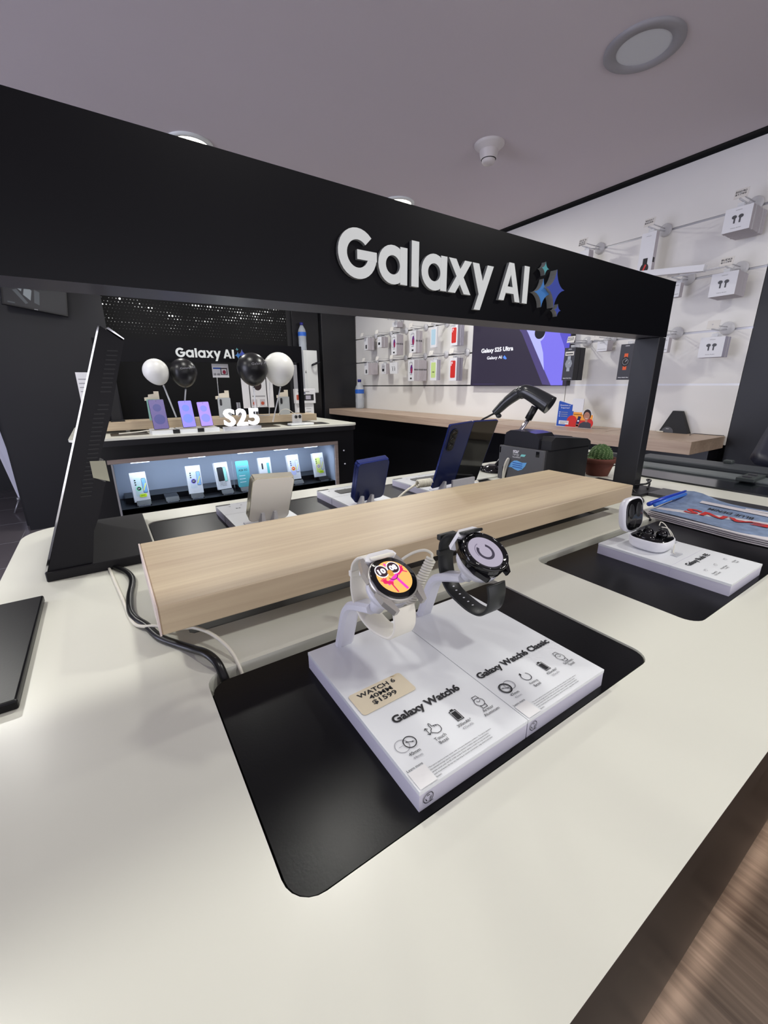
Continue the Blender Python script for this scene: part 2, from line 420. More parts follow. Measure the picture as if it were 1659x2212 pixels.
# large rounded corner at the far left
top = [p for p in rr(-.152, 1.602, .0425, .956, .06, 8)]
holes = [rr(.038, .40, .14, .352, .018), rr(.50, .865, .14, .352, .018), rr(.038, .40, .64, .883, .018), rr(.50, .865, .64, .883, .018), rr(.039, .853, .430, .560, .004, 1)]
t = MB(); t.holed(top, holes, -.268, -.25, M_WHITE, outside=M_BODY); t.build('countertop', K)
MB().prism([p for p in rr(-.150, 1.600, .0445, .954, .058, 8)], 'z', -.29, -.268, M_BODY).build('apron', K)
MB().box(-.10, 1.56, .112, .90, -1.07, -.29, M_BODY).build('body_panel', K)
MB().box(-.08, 1.54, .13, .88, FZ, -1.07, M_BLK).build('plinth', K)
MB().box(.041, .851, .432, .558, -.2678, -.2672, M_GREYP).build('cable_slot', K)
def brush(x0, x1, y):
    b = MB()
    for i in range(int((x1 - x0) / .0011)):
        xx = x0 + i * .0011 + random.uniform(-.0005, .0005); h = random.uniform(.004, .0095); lean = random.uniform(-.0015, .0015)
        b.add([(xx, y, -.263), (xx + .0007, y, -.263), (xx + .0003 + lean, y - .007 + random.uniform(-.002, .002), -.263 + h)], [(0, 1, 2)], M_BLK)
    b.box(x0, x1, y - .001, y + .004, -.2675, -.262, M_BLK)
    return b
def pad(x0, x1, y0, y1, lab, dz=0):
    m = MB(); pts = rr(x0 + .0015, x1 - .0015, y0 + .0015, y1, .016)
    m.prism(pts, 'z', -.2675, -.2515 + dz, M_TRAY); return m
pads = [(.038, .40, .14, .338, 'black inset pad under the two watch stands, in the nearest hollow of the counter'),
        (.50, .865, .14, .338, 'black inset pad under the earbud tile, right of the watch pad'),
        (.038, .40, .64, .882, 'black pad behind the wooden riser, under the white folded phone'),
        (.50, .865, .64, .882, 'black pad behind the wooden riser, beside the navy unfolded phone')]
for x0, x1, y0, y1, lab in pads:
    pad(x0, x1, y0, y1, lab).build('display_pad', None, lab, 'display pad', 'black pads set into the near counter')
brush(.05, .39, .346).build('cable_brush', None, 'black bristle strip along the back of the pad under the watches', 'brush strip')
brush(.512, .853, .346).build('cable_brush', None, 'black bristle strip behind the pad under the earbud tile', 'brush strip')
MB().box(-.19, -.0955, .394, .606, -.25, -.241, M_TRAY, .002).build('display_pad', None, 'black raised slab lying at the left edge of the counter, nearest the viewer', 'display pad')

# wooden riser
Rz = thing('counter_riser', 'long light-oak riser shelf floating over the near counter behind the watches', 'shelf', (.43, .485, -.25))
MB().box(.0125, .845, .389, .580, -.2195, -.190, M_WOODT, .0012, 1).build('shelf_board', Rz)
MB().box(.0108, .0124, .389, .580, -.2195, -.190, mat('pale_edge_band', (222, 206, 200), .35)).build('edge_band', Rz)
for xx in (.0145, .820):
    MB().box(xx, xx + .0245, .485, .568, -.25, -.2195, M_WHITE, .0008, 1).build('support_block', Rz)

# ------------------------------------------------------------------ header sign
def letters(root, x0, zb, k, y, d, mf, ms):
    """extruded Galaxy AI letters; k = scale, zb = baseline, front at y - d"""
    w = .0118 * k; cap = .0515 * k; xh = .0415 * k
    def nm(c): return 'letter_' + c
    def ringpoly(cx, cz, ro, ri, a0, a1, n=26):
        o = [(cx + ro * math.cos(math.radians(a0 + (a1 - a0) * i / n)), cz + ro * math.sin(math.radians(a0 + (a1 - a0) * i / n))) for i in range(n + 1)]
        i_ = [(cx + ri * math.cos(math.radians(a0 + (a1 - a0) * i / n)), cz + ri * math.sin(math.radians(a0 + (a1 - a0) * i / n))) for i in range(n + 1)]
        return o, i_
    def arc(b, cx, cz, ro, ri, a0, a1, e=0):
        o, i_ = ringpoly(cx, cz, ro, ri, a0, a1); n = len(o)
        vs = [(p[0], y - d - e, p[1]) for p in o + i_] + [(p[0], y, p[1]) for p in o + i_]
        b.add(vs, [(j + 1, j, n + j, n + j + 1) for j in range(n - 1)], mf)
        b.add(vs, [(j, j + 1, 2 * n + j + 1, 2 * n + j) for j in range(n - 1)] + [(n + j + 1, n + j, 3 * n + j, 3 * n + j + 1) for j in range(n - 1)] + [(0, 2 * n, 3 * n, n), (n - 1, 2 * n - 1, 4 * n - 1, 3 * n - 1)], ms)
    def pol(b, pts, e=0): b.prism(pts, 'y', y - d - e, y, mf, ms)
    # fan-free prism: front face uses mf
    def X(u): return x0 + u * k
    b = MB(); c = (X(.0262), zb + .0255 * k)
    arc(b, c[0], c[1], .0262 * k, .0145 * k, 44, 352); pol(b, [(c[0] - .001 * k, c[1] + .0045 * k), (c[0] - .001 * k, c[1] - .0055 * k), (c[0] + .0262 * k, c[1] - .0055 * k), (c[0] + .0262 * k, c[1] + .0045 * k)], .0001)
    b.build('letter_g', root)
    for u in (.0555, .1218):
        b = MB(); c = (X(u + .0205), zb + .0205 * k)
        arc(b, c[0], c[1], .0215 * k, .0105 * k, 0, 360); pol(b, [(X(u + .0315), zb), (X(u + .0425), zb), (X(u + .0425), zb + xh), (X(u + .0315), zb + xh)], .0001)
        b.build('letter_a', root)
        if u < .1: b = MB(); pol(b, [(X(.1047), zb), (X(.1165), zb), (X(.1165), zb + cap), (X(.1047), zb + cap)]); b.build('letter_l', root)
    b = MB(); u = .1672
    pol(b, [(X(u), zb), (X(u + .0132), zb), (X(u + .0425), zb + xh), (X(u + .0293), zb + xh)])
    pol(b, [(X(u + .0293), zb), (X(u + .0425), zb), (X(u + .0132), zb + xh), (X(u), zb + xh)], .0001); b.build('letter_x', root)
    b = MB(); u = .211
    pol(b, [(X(u + .0065), zb - .0175 * k), (X(u + .0188), zb - .0175 * k), (X(u + .0425), zb + xh), (X(u + .0300), zb + xh)])
    pol(b, [(X(u + .0155), zb + .001 * k), (X(u + .0262), zb + .0095 * k), (X(u + .0128), zb + xh), (X(u), zb + xh)], .0001); b.build('letter_y', root)
    b = MB(); u = .2675
    pol(b, [(X(u), zb), (X(u + .0115), zb), (X(u + .0292), zb + cap), (X(u + .0182), zb + cap)])
    pol(b, [(X(u + .036), zb), (X(u + .0475), zb), (X(u + .0292), zb + cap), (X(u + .0182), zb + cap)], .0001)
    pol(b, [(X(u + .0085), zb + .0105 * k), (X(u + .039), zb + .0105 * k), (X(u + .036), zb + .0195 * k), (X(u + .0115), zb + .0195 * k)], .00015); b.build('letter_a', root)
    b = MB(); pol(b, [(X(.3205), zb), (X(.3323), zb), (X(.3323), zb + cap), (X(.3205), zb + cap)]); b.build('letter_i', root)
def star(root, cx, cz, rx, rz, y, d, mf, ms):
    pts = []
    for q in range(4):
        a = PI / 2 * q; tip = (math.cos(a), math.sin(a)); nx = (math.cos(a + PI / 2), math.sin(a + PI / 2))
        for i in range(7):
            t = i / 6 * .94 + .03; u = (1 - t) ** 1.9; v = t ** 1.9
            pts.append((cx + rx * (tip[0] * u + nx[0] * v + (tip[0] + nx[0]) * .045 * math.sin(PI * t)), cz + rz * (tip[1] * u + nx[1] * v + (tip[1] + nx[1]) * .045 * math.sin(PI * t))))
    MB().prism(pts, 'y', y - d, y, mf, ms).build('star_emblem', root)
M_ST1 = mat('star_teal', (80, 152, 158), .4); M_ST2 = mat('star_sky', (62, 120, 186), .4); M_ST3 = mat('star_blue', (58, 74, 160), .4)

HD = thing('header_sign', 'big black overhead beam sign above the near counter with raised white Galaxy AI lettering', 'sign', (.45, .50, -.25))
hd = MB()
xl, xr = -.75, 1.072; y0, y1 = .479, .532
zbl, zbr, ztl, ztr = .078, .0985, .2195, .2085
hd.add([(xl, y0, zbl), (xr, y0, zbr), (xr, y0, ztr), (xl, y0, ztl), (xl, y1, zbl), (xr, y1, zbr), (xr, y1, ztr), (xl, y1, ztl)],
       [(0, 1, 2, 3), (5, 4, 7, 6), (1, 5, 6, 2), (4, 0, 3, 7), (3, 2, 6, 7)], M_HEAD)
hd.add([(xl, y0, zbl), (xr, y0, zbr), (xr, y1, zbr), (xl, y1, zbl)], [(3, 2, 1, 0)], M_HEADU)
hd.build('beam', HD)
po = MB(); po.box(1.042, 1.072, .479, .531, -.25, .0975, mat('post_grey_black', (26, 26, 31), .38), .001, 1); po.build('post', HD)
MB().box(-.74, -.71, .479, .531, -.25, .079, M_HEAD, .001, 1).build('post', HD)
MB().box(1.00, 1.10, .44, .60, -.25, -.243, M_BLK, .002).build('base_plate', HD)
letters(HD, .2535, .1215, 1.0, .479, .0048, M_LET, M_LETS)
star(HD, .6195, .1745, .0095, .0098, .479, .008, M_ST1, M_LETS)
star(HD, .6175, .1395, .021, .0215, .479, .008, M_ST2, M_LETS)
star(HD, .6435, .1475, .025, .029, .479, .0125, M_ST3, M_LETS)
star(HD, .661, .118, .0095, .0098, .479, .008, M_ST3, M_LETS)
fl = MB(); fl.add([(1.0735, .483, .178), (1.0735, .483, .108), (1.105, .506, .107), (1.112, .506, .182)], [(0, 1, 2, 3)], mat('translucent_film', (196, 198, 190), .6, alpha=.8))
fl.add([(1.0745, .4835, .178), (1.0745, .4835, .108), (1.106, .5065, .107), (1.113, .5065, .182)], [(3, 2, 1, 0)], mat('translucent_film', (196, 198, 190)))
fl.build('film_sheet', None, 'greyish sheet hanging off the right end of the big overhead sign', 'sheet')

# ------------------------------------------------------------------ watch tiles
TM = surf((0, 0, -.2344), (1, 0, 0), (0, 1, 0))
def tile(x0, x1, y0, y1, zt=-.235, zb=-.2515):
    m = MB(); m.box(x0, x1, y0, y1, zt - .0032, zt, M_TILE); m.box(x0 + .0002, x1 - .0002, y0 + .0002, y1 - .0002, zb, zt - .0032, M_TILES)
    return m
def icon_size(m, cx, cy, flip=1, thick=False):
    if not flip:
        m.ring(cx + .006, cy + .001, .0044, .005, M_INKG, TM)
    else: m.ring(cx - .0042, cy, .005, .0054, M_INKG, TM); m.line((cx - .0068, cy), (cx - .0035, cy), .0003, M_INKG, TM, .0001)
    c = cx + (.0022 if flip else 0)
    if thick: m.ring(c, cy, .0044, .0056, M_INK, TM, z=.0001); m.ring(c, cy, .0038, .0041, M_INK, TM, z=.0001)
    else: m.ring(c, cy, .0043, .0050, M_INK, TM, z=.0001)
    m.line((c - .0028, cy + .0012), (c + .0028, cy - .0012), .0005, M_INK, TM, .0002)
    for sg in (-1, 1): m.poly([(c + sg * .0031, cy - sg * .0013, .0002), (c + sg * .0018, cy - sg * .0002, .0002), (c + sg * .0014, cy - sg * .0013, .0002)], M_INK, TM)
def icon_batt(m, cx, cy):
    def rect_ring(a, b, w):
        m.rect(cx - a, cx + a, cy + b - w, cy + b, M_INK, TM); m.rect(cx - a, cx + a, cy - b, cy - b + w, M_INK, TM)
        m.rect(cx - a, cx - a + w, cy - b, cy + b, M_INK, TM); m.rect(cx + a - w, cx + a, cy - b, cy + b, M_INK, TM)
    rect_ring(.0032, .0052, .0006); m.rect(cx - .0021, cx + .0021, cy - .004, cy + .0036, M_INK, TM); m.rect(cx - .0014, cx + .0014, cy + .0052, cy + .0064, M_INK, TM)
def icon_watch(m, cx, cy):
    m.ring(cx, cy, .0038, .0043, M_INK, TM); m.line((cx, cy), (cx - .0016, cy + .0018), .0004, M_INK, TM); m.line((cx, cy), (cx + .0022, cy + .0014), .0004, M_INK, TM)
    for sg in (-1, 1):
        for px in (-1, 1): m.line((cx + px * .0026, cy + sg * .0034), (cx + px * .0022, cy + sg * .0064), .0005, M_INK, TM)
        m.line((cx - .0022, cy + sg * .0064), (cx + .0022, cy + sg * .0064), .0005, M_INK, TM)
FINE = ['*The typical capacity has been tested under third-party laboratory conditions. The typical capacity is',
        'the estimated average capacity considering the deviation in battery capacity among the battery', 'samples tested under the IEC 61960 standard. Rated capacity is smaller for large and small for',
        'small. Actual battery life may vary depending on network environment, usage patterns and other', 'factors.']
def recycle_mark(m, x, y):
    FM = surf((x, y - .0004, -.2435), (1, 0, 0), (0, 0, 1))
    m.ring(0, 0, .0036, .0041, M_INK, FM); m.rect(.0012, .0041, -.0041, -.0036, M_INK, FM)
    for a in (90, 210, 330):
        c, s_ = math.cos(math.radians(a)), math.sin(math.radians(a)); m.line((c * .002 - s_ * .0012, s_ * .002 + c * .0012), (c * .002 + s_ * .0012, s_ * .002 - c * .0012), .0006, M_INK, FM)
def arrows(m, cx, cy):
    m.line((cx, cy - .003), (cx, cy + .003), .0005, M_INK, TM)
    for sg in (-1, 1):
        for px in (-1, 1): m.line((cx, cy + sg * .0032), (cx + px * .0015, cy + sg * .0017), .0005, M_INK, TM)

m = tile(.1215, .2222, .1465, .312)
m.text('Galaxy Watch6', .1395, .1952, M_INK, TM, w=.0645, h=.0096, bold=.035)
icon_size(m, .1365, .179, 1)
arrows(m, .1545, .179)
hand = [(.1585, .1835), (.1585, .1795), (.157, .1785), (.1562, .177), (.158, .1755), (.1598, .1742), (.1625, .1742), (.1645, .1755), (.1652, .178), (.1646, .1802), (.1630, .1806), (.1614, .1812), (.1600, .1812), (.1600, .1838), (.1592, .1846), (.1585, .1835)]
for a, b_ in zip(hand[:-1], hand[1:]): m.line(a, b_, .0005, M_INK, TM)
for q in (.1614, .1630): m.line((q, .1812), (q, .1795), .0004, M_INK, TM)
icon_batt(m, .182, .179); icon_watch(m, .206, .179)
for cx_, l1, l2, g2 in ((.1365, '40mm', '44mm', 1), (.159, 'Touch', 'Bezel', 0), (.182, '300mAh*', '425mAh', 1), (.2065, 'Armor', 'Aluminum', 0)):
    m.text(l1, cx_, .1693, M_INK, TM, h=.0026 if 'm' in l1 and g2 else .0027, cx=True); m.text(l2, cx_, .1657 + (.0002 if g2 else 0), M_INKG if g2 else M_INK, TM, h=.0021 if g2 else .0026, cx=True)
for i, l in enumerate(FINE): m.text(l, .1365, .1555 - .0019 * i, M_INKG if 0 else M_INK, TM, w=.056 * len(l) / 100, h=.0012)
m.text('Learn more', .1232, .1605, M_INK, TM, w=.0125, h=.0019)
m.rect(.1228, .1362, .1470, .1600, mat('sticker_white', (236, 236, 236), .5), TM, -.00005)
recycle_mark(m, .1285, .1465)
m.build('display_tile', None, 'white tile printed Galaxy Watch6, under the cream-strapped watch', 'display tile', 'white product tiles on the near counter')

m = tile(.2228, .3235, .1465, .312)
m.text('Galaxy Watch6 Classic', .2258, .1946, M_INK, TM, w=.0930, h=.0092, bold=.035)
icon_size(m, .2345, .178, 0, True)
m.ring(.260, .178, .0041, .0047, M_INK, TM, 120, 410); m.poly([(.2562, .1822, 0), (.2585, .1838, 0), (.2585, .1812, 0)], M_INK, TM)
icon_batt(m, .2835, .178); icon_watch(m, .3072, .178)
for cx_, l1, l2, g2 in ((.2362, '47mm', '43mm', 1), (.260, 'Rotating', 'Bezel', 0), (.2838, '425mAh*', '300mAh', 1), (.3072, 'Stainless', 'Steel', 0)):
    m.text(l1, cx_, .1688, M_INK, TM, h=.0026, cx=True); m.text(l2, cx_, .1654, M_INKG if g2 else M_INK, TM, h=.0021 if g2 else .0026, cx=True)
for i, l in enumerate(FINE): m.text(l, .239, .1552 - .0019 * i, M_INK, TM, w=.056 * len(l) / 100, h=.0012)
m.text('Learn more', .2245, .1605, M_INK, TM, w=.0125, h=.0019)
m.rect(.2242, .2376, .1470, .1600, mat('sticker_white', (236, 236, 236), .5), TM, -.00005)
recycle_mark(m, .2295, .1465)
m.build('display_tile', None, 'white tile printed Galaxy Watch6 Classic, under the black-strapped watch', 'display tile', 'white product tiles on the near counter')
# price sticker
st = MB(); SM = surf((.1245, .2165, -.2346), (1, .02, 0), (0, 1, 0))
st.prism(rr(0, .0505, 0, .0245, .0028, 4), 'z', 0, .00022, M_STICK, M=SM)
SM2 = SM @ Matrix.Translation((0, 0, .0004))
st.text('WATCH 6', .024, .0168, M_INK, SM2, w=.0355, h=.0048, cx=True, bold=.025); st.text('40MM', .024, .0108, M_INK, SM2, w=.0215, h=.0046, cx=True, bold=.02); st.text('$1599', .024, .0042, M_INK, SM2, w=.0225, h=.0054, cx=True, bold=.025)
st.add([(.0405, .0242, .0004), (.0470, .0244, .0004), (.0435, .0215, .0022)], [(0, 1, 2)], M_STICK, M=SM)
st.build('price_sticker', None, 'cream sticker reading WATCH 6 40MM $1599 stuck on a white tile', 'sticker')

# earbud tile
m = tile(.606, .7135, .1465, .315); TMs = TM
m.box(.6055, .7138, .2138, .2142, -.2514, -.2349, M_TILES)
m.text('Galaxy Buds FE', .6245, .1965, M_INK, TM, w=.0670, h=.0092, bold=.035)
for cx_ in (.626, .657, .690):
    m.ring(cx_, .181, .0018, .0022, M_INKG, TM); m.ring(cx_ + .003, .181, .0022, .0026, M_INKG, TM, 0, 180); m.line((cx_ - .004, .179), (cx_ - .002, .183), .0004, M_INKG, TM)
for cx_, l1, l2 in ((.627, 'Powerful', 'Rich Sound'), (.657, 'Active Noise', 'Cancelling'), (.692, 'Ambient', 'Sound')):
    m.text(l1, cx_, .1705, M_INK, TM, h=.0026, cx=True); m.text(l2, cx_, .1670, M_INK, TM, h=.0026, cx=True)
m.build('display_tile', None, 'white tile printed Galaxy Buds FE, under the open earbud case', 'display tile', 'white product tiles on the near counter')

# ------------------------------------------------------------------ watches
def smooth_loop(pts, n=6, closed=True):
    P = [Vector(p) for p in pts]; k = len(P); out = []
    rng = range(k) if closed else range(k - 1)
    for i in rng:
        p0, p1, p2, p3 = (P[(i - 1) % k], P[i], P[(i + 1) % k], P[(i + 2) % k]) if closed else (P[max(i - 1, 0)], P[i], P[i + 1], P[min(i + 2, k - 1)])
        for j in range(n):
            t = j / n
            out.append(.5 * ((2 * p1) + (-p0 + p2) * t + (2 * p0 - 5 * p1 + 4 * p2 - p3) * t * t + (-p0 + 3 * p1 - 3 * p2 + p3) * t ** 3))
    if not closed: out.append(P[-1])
    return out
def band(m, path, hw, th, mt, cx, smooth=True):
    """flat strap following (y,z) path at x centre cx"""
    n = len(path); vs = []
    for i, (yy, zz, w) in enumerate(path):
        a = Vector(path[max(i - 1, 0)][:2]); b_ = Vector(path[min(i + 1, n - 1)][:2]); t_ = (b_ - a).normalized(); nn = Vector((-t_.y, t_.x)) * th / 2
        e = th * .35
        for sx, sn in ((-w, -1), (-w + e, -1.0), (w - e, -1), (w, -1), (w, 1), (w - e, 1), (-w + e, 1), (-w, 1)):
            q = sn if abs(sx) < w - 1e-6 else sn * .5
            vs.append((cx + sx, yy + nn.x * q, zz + nn.y * q))
    fs = [(i * 8 + j, i * 8 + (j + 1) % 8, (i + 1) * 8 + (j + 1) % 8, (i + 1) * 8 + j) for i in range(n - 1) for j in range(8)]
    fs += [tuple(range(7, -1, -1)), tuple((n - 1) * 8 + j for j in range(8))]
    m.add(vs, fs, mt, smooth)
def make_watch(C, az, el, r, case_m, strap_m, loop, label, kind):
    C = Vector(C); a = math.radians(az); e = math.radians(el)
    n = Vector((math.cos(a) * math.cos(e), math.sin(a) * math.cos(e), math.sin(e))); xx = Vector((0, 0, 1)).cross(n).normalized(); yy = n.cross(xx)
    F = Matrix(((xx[0], yy[0], n[0], C[0]), (xx[1], yy[1], n[1], C[1]), (xx[2], yy[2], n[2], C[2]), (0, 0, 0, 1)))
    T = thing('smartwatch', label, 'watch', tuple(C))
    m = MB(F)
    if kind == 'a':
        m.lathe([(.0001, -.0088), (r * .86, -.0088), (r * .98, -.0065), (r * 1.06, -.003), (r * 1.06, .0), (r * 1.02, .0006)], case_m, 48)
        for sx in (-1, 1):   # lugs
            for sy in (-1, 1):
                pts = [(sx * r * 1.03, sy * r * .25), (sx * r * 1.01, sy * r * .75), (sx * r * .80, sy * r * 1.32), (sx * r * .62, sy * r * 1.32), (sx * r * .66, sy * r * .9), (sx * r * .8, sy * r * .3)]
                m.prism(pts, 'z', -.0062, -.001, case_m)
    else:
        m.lathe([(.0001, -.0095), (r * .86, -.0095), (r * .98, -.0075), (r * 1.0, -.003), (r * 1.0, -.001), (r * .97, .0005)], case_m, 48)
        for sx in (-1, 1):
            for sy in (-1, 1):
                pts = [(sx * r * .97, sy * r * .15), (sx * r * .90, sy * r * .6), (sx * r * .62, sy * r * 1.08), (sx * r * .5, sy * r * 1.08), (sx * r * .5, sy * r * .8), (sx * r * .75, sy * r * .3)]
                m.prism(pts, 'z', -.0072, -.002, case_m)
        m.box(-.006, .006, r * .8, r * 1.02, -.006, -.002, case_m)
    case = m.build('case', T)
    if kind == 'a':
        g_ = MB(F); g_.lathe([(r * 1.0, -.0004), (r * 1.0, .0010), (r * .97, .0017), (.0001, .0017)], M_BLKG, 48, capends=False); g_.build('glass', case)
        s_ = MB(F @ Matrix.Translation((0, 0, .0019))); I = Matrix.Identity(4)
        O = emis('dial_orange', (250, 186, 100), 1.0); PK = emis('dial_pink', (240, 60, 190), 1.0); CR = emis('dial_crimson', (226, 30, 96), 1.0); WH = emis('dial_white', (250, 246, 255), 1.0); BR = emis('dial_brown', (52, 30, 40), 1.0); SK = emis('dial_tan', (214, 150, 60), 1.0)
        R_ = r * .77
        s_.disc(0, 0, R_, O, I, 40)
        # straps of the ribboned figure
        s_.line((-R_ * .62, -R_ * .30), (R_ * .05, -R_ * .02), .0028, PK, I, .0001); s_.line((R_ * .05, -R_ * .02), (R_ * .66, R_ * .22), .0026, PK, I, .0001)
        s_.line((R_ * .05, -R_ * .02), (R_ * .28, -R_ * .9), .0024, PK, I, .0001); s_.line((-R_ * .42, -R_ * .2), (-R_ * .35, -R_ * .88), .0012, CR, I, .0001); s_.line((R_ * .6, R_ * .2), (R_ * .9, R_ * .0), .001, CR, I, .0001)
        s_.line((-R_ * .1, R_ * .9), (R_ * .02, R_ * .55), .0016, PK, I, .0001)
        for hx, hy, sg in ((-.68, -.12, -1), (.66, .28, 1)):
            s_.disc(R_ * hx, R_ * hy, .0019, CR, I, 14, .0002)
            s_.line((R_ * hx, R_ * hy), (R_ * (hx - sg * .38), R_ * (hy - .22)), .0026, CR, I, .0002)
            for q in range(4):
                aa = math.radians(90 + sg * (-50 + q * 30)); s_.line((R_ * hx, R_ * hy), (R_ * hx + .0036 * math.cos(aa), R_ * hy + .0036 * math.sin(aa)), .0010, CR, I, .0002)
        for ex, tx in ((-.50, '10'), (.26, '08')):
            s_.disc(R_ * ex, R_ * .50, .0056, WH, I, 24, .0003); s_.disc(R_ * ex, R_ * .50, .0048, BR, I, 24, .0004); s_.text(tx, R_ * ex, R_ * .50 - .0024, WH, I, h=.0048, w=.0066, cx=True, z=.0005, bold=.06)
        s_.disc(-R_ * .10, R_ * .24, .0024, SK, I, 18, .0006, sy=1.25)
        s_.ring(-R_ * .08, R_ * .12, .0040, .0046, BR, I, 200, 345, 16, .0006)
        s_.build('dial_screen', case)
    else:
        g_ = MB(F); g_.lathe([(r * 1.0, -.001), (r * 1.0, .0022), (r * .97, .0034), (r * .86, .0034), (r * .84, .0018), (.0001, .0018)], M_BLKG, 56, capends=False); g_.build('bezel', case)
        gm = MB(F)
        for q in range(12):
            t_ = 2 * PI * q / 12; gm.disc(r * .915 * math.cos(t_), r * .915 * math.sin(t_), .00035, M_INKW, Matrix.Identity(4), 8, .0036)
        gm.build('bezel_marks', case)
        s_ = MB(F @ Matrix.Translation((0, 0, .0020))); I = Matrix.Identity(4)
        s_.disc(0, 0, r * .76, emis('dial_grey_lilac', (168, 160, 178), .95), I, 44); DK = emis('dial_dark', (50, 44, 62), 1.0)
        s_.ring(0, 0, r * .28, r * .40, DK, I, 128, 415, 40, .0001)
        s_.ring(-.0009, .0006, r * .40, r * .44, emis('dial_mid', (120, 112, 132), 1.0), I, 100, 200, 20, .0002)
        s_.build('dial_screen', case)
    sp = smooth_loop([(p[0], p[1], 0) for p in loop], 5, False)
    hw = .0098 if kind == 'a' else .0098
    path = []
    for i, q in enumerate(sp):
        path.append((q[0], q[1], hw * (1.0 if kind == 'a' else (1.12 - .2 * math.sin(PI * i / (len(sp) - 1))))))
    b_ = MB(); band(b_, path, hw, .0024 if kind == 'a' else .0026, strap_m, C[0] + (.0 if kind == 'a' else .0))
    if kind == 'b':
        for i in range(len(path) // 2 + 2, len(path) // 2 + 12, 2):
            pass
    strap = b_.build('strap', T)
    # strap keeper + buckle at the back
    k0 = path[int(len(path) * .30)]
    kb = MB(); 
    for dz in ((-.002,) if kind == 'a' else (-.004, .012)):
        kb.box(C[0] - .0106, C[0] + .0106, k0[0] - .0026, k0[0] + .0026, k0[1] + dz, k0[1] + dz + .0055, strap_m, .001)
    kb.build('strap_keeper', strap)
    if kind == 'b':
        hm = MB()
        for i in range(6):
            q = path[int(len(path) * .52) + i * 2]; qn = path[int(len(path) * .52) + i * 2 + 1]
            t_ = (Vector(qn[:2]) - Vector(q[:2])).normalized()
            MM = surf((C[0], q[0] - t_.y * .0016, q[1] + t_.x * .0016), (1, 0, 0), (0, t_.x, t_.y))
            hm.disc(0, 0, .0008, M_INKW, MM, 10, sx=1.6)
            MM = surf((C[0], q[0] + t_.y * .0016, q[1] - t_.x * .0016), (1, 0, 0), (0, t_.x, t_.y)); hm.disc(0, 0, .0008, M_INKW, MM, 10, sx=1.6)
        hm.build('strap_holes', strap)
    return T, F
loop1 = [(.2405, -.1235), (.252, -.127), (.264, -.131), (.2735, -.140), (.276, -.152), (.2765, -.164), (.272, -.175), (.262, -.183), (.248, -.186), (.233, -.184), (.221, -.180), (.2145, -.172), (.2135, -.162), (.2155, -.154)]
make_watch((.159, .228, -.136), -84, 58.5, .0185, mat('silver_watch_case', (188, 184, 180), .28, metal=.7), M_CREAM, loop1, 'smartwatch with a cream strap and a colourful 10:08 face on a stand', 'a')
loop2 = [(.244, -.124), (.256, -.128), (.269, -.134), (.2775, -.143), (.279, -.156), (.2785, -.168), (.274, -.181), (.265, -.190), (.252, -.1945), (.237, -.197), (.224, -.195), (.2155, -.187), (.213, -.174), (.215, -.163)]
make_watch((.257, .230, -.140), -90.5, 58.5, .0215, M_BLKG, M_RUB, loop2, 'black smartwatch with a black strap and a grey ring face on a stand', 'b')

def watch_stand(cx, C, r, lab):
    T = thing('watch_stand', lab, 'stand', (cx, .303, -.235), 'silver stands holding the watches')
    m = MB(); w = .0085; th = .0042
    path = smooth_loop([(.306, -.235, 0), (.300, -.218, 0), (.2925, -.196, 0), (.286, -.186, 0), (.277, -.180, 0), (.262, -.174, 0), (.248, -.169, 0)], 5, False)
    band(m, [(q[0], q[1], w) for q in path], w, th * 2, M_ALUL, cx, False); m.build('bracket_arm', T)
    C = Vector(C); e = math.radians(58.5); n = Vector((0, -math.cos(e), math.sin(e))); xx = Vector((1, 0, 0)); yy = n.cross(xx)
    F = Matrix(((xx[0], yy[0], n[0], C[0]), (xx[1], yy[1], n[1], C[1]), (xx[2], yy[2], n[2], C[2]), (0, 0, 0, 1)))
    g_ = MB(F); g_.lathe([(.0001, -.0235), (r * .62, -.0235), (r * .80, -.020), (r * .80, -.0165), (r * .93, -.0155), (r * .93, -.0100), (.0001, -.0100)], M_ALUL, 40); g_.build('cradle', T)
    # neck tying the arm into the cradle
    p = Vector((cx, .248, -.169)); q = C - n * .021
    MB().tube([p, (p + q) / 2, q], .0062, M_ALUL, 10).build('neck', T)
    cap = MB(F); prof = [(-.0105, r * .95), (-.0140, r * 1.05), (-.0125, r * 1.24), (-.0085, r * 1.36), (.0085, r * 1.36), (.0125, r * 1.24), (.0140, r * 1.05), (.0105, r * .95)]
    cap.prism(prof, 'z', -.0175, .0008, mat('white_clamp_plastic', (232, 232, 236), .3)); cap.build('clamp', T)
    return T
watch_stand(.156, (.159, .228, -.136), .0185, 'silver-white bent stand holding the cream-strapped watch')
watch_stand(.2535, (.257, .230, -.140), .0215, 'silver-white bent stand holding the black-strapped watch')
# coiled cable between
def coil(p0, p1, r, turns, wr, m_, n=10):
    p0 = Vector(p0); p1 = Vector(p1); ax = (p1 - p0); L = ax.length; ax.normalize(); u = ax.cross(Vector((0, 0, 1))).normalized(); v = ax.cross(u); path = []
    for i in range(turns * n + 1):
        t = i / (turns * n); a = 2 * PI * turns * t; path.append(p0 + ax * L * t + u * r * math.cos(a) + v * r * math.sin(a))
    return path
cb = MB(); cp = coil((.2465, .325, -.233), (.272, .318, -.180), .0046, 19, .0014, None)
cb.tube(cp, .0016, M_CABW, 6)
cb.tube(smooth_loop([(.212, .352, -.222), (.225, .352, -.212), (.245, .345, -.190), (.258, .335, -.177), (.268, .325, -.172), (.274, .320, -.176), (.272, .318, -.180)], 5, False), .0016, M_CABW, 8)
cb.tube(smooth_loop([(.2465, .325, -.233), (.244, .330, -.240), (.238, .342, -.255)], 5, False), .0016, M_CABW, 8)
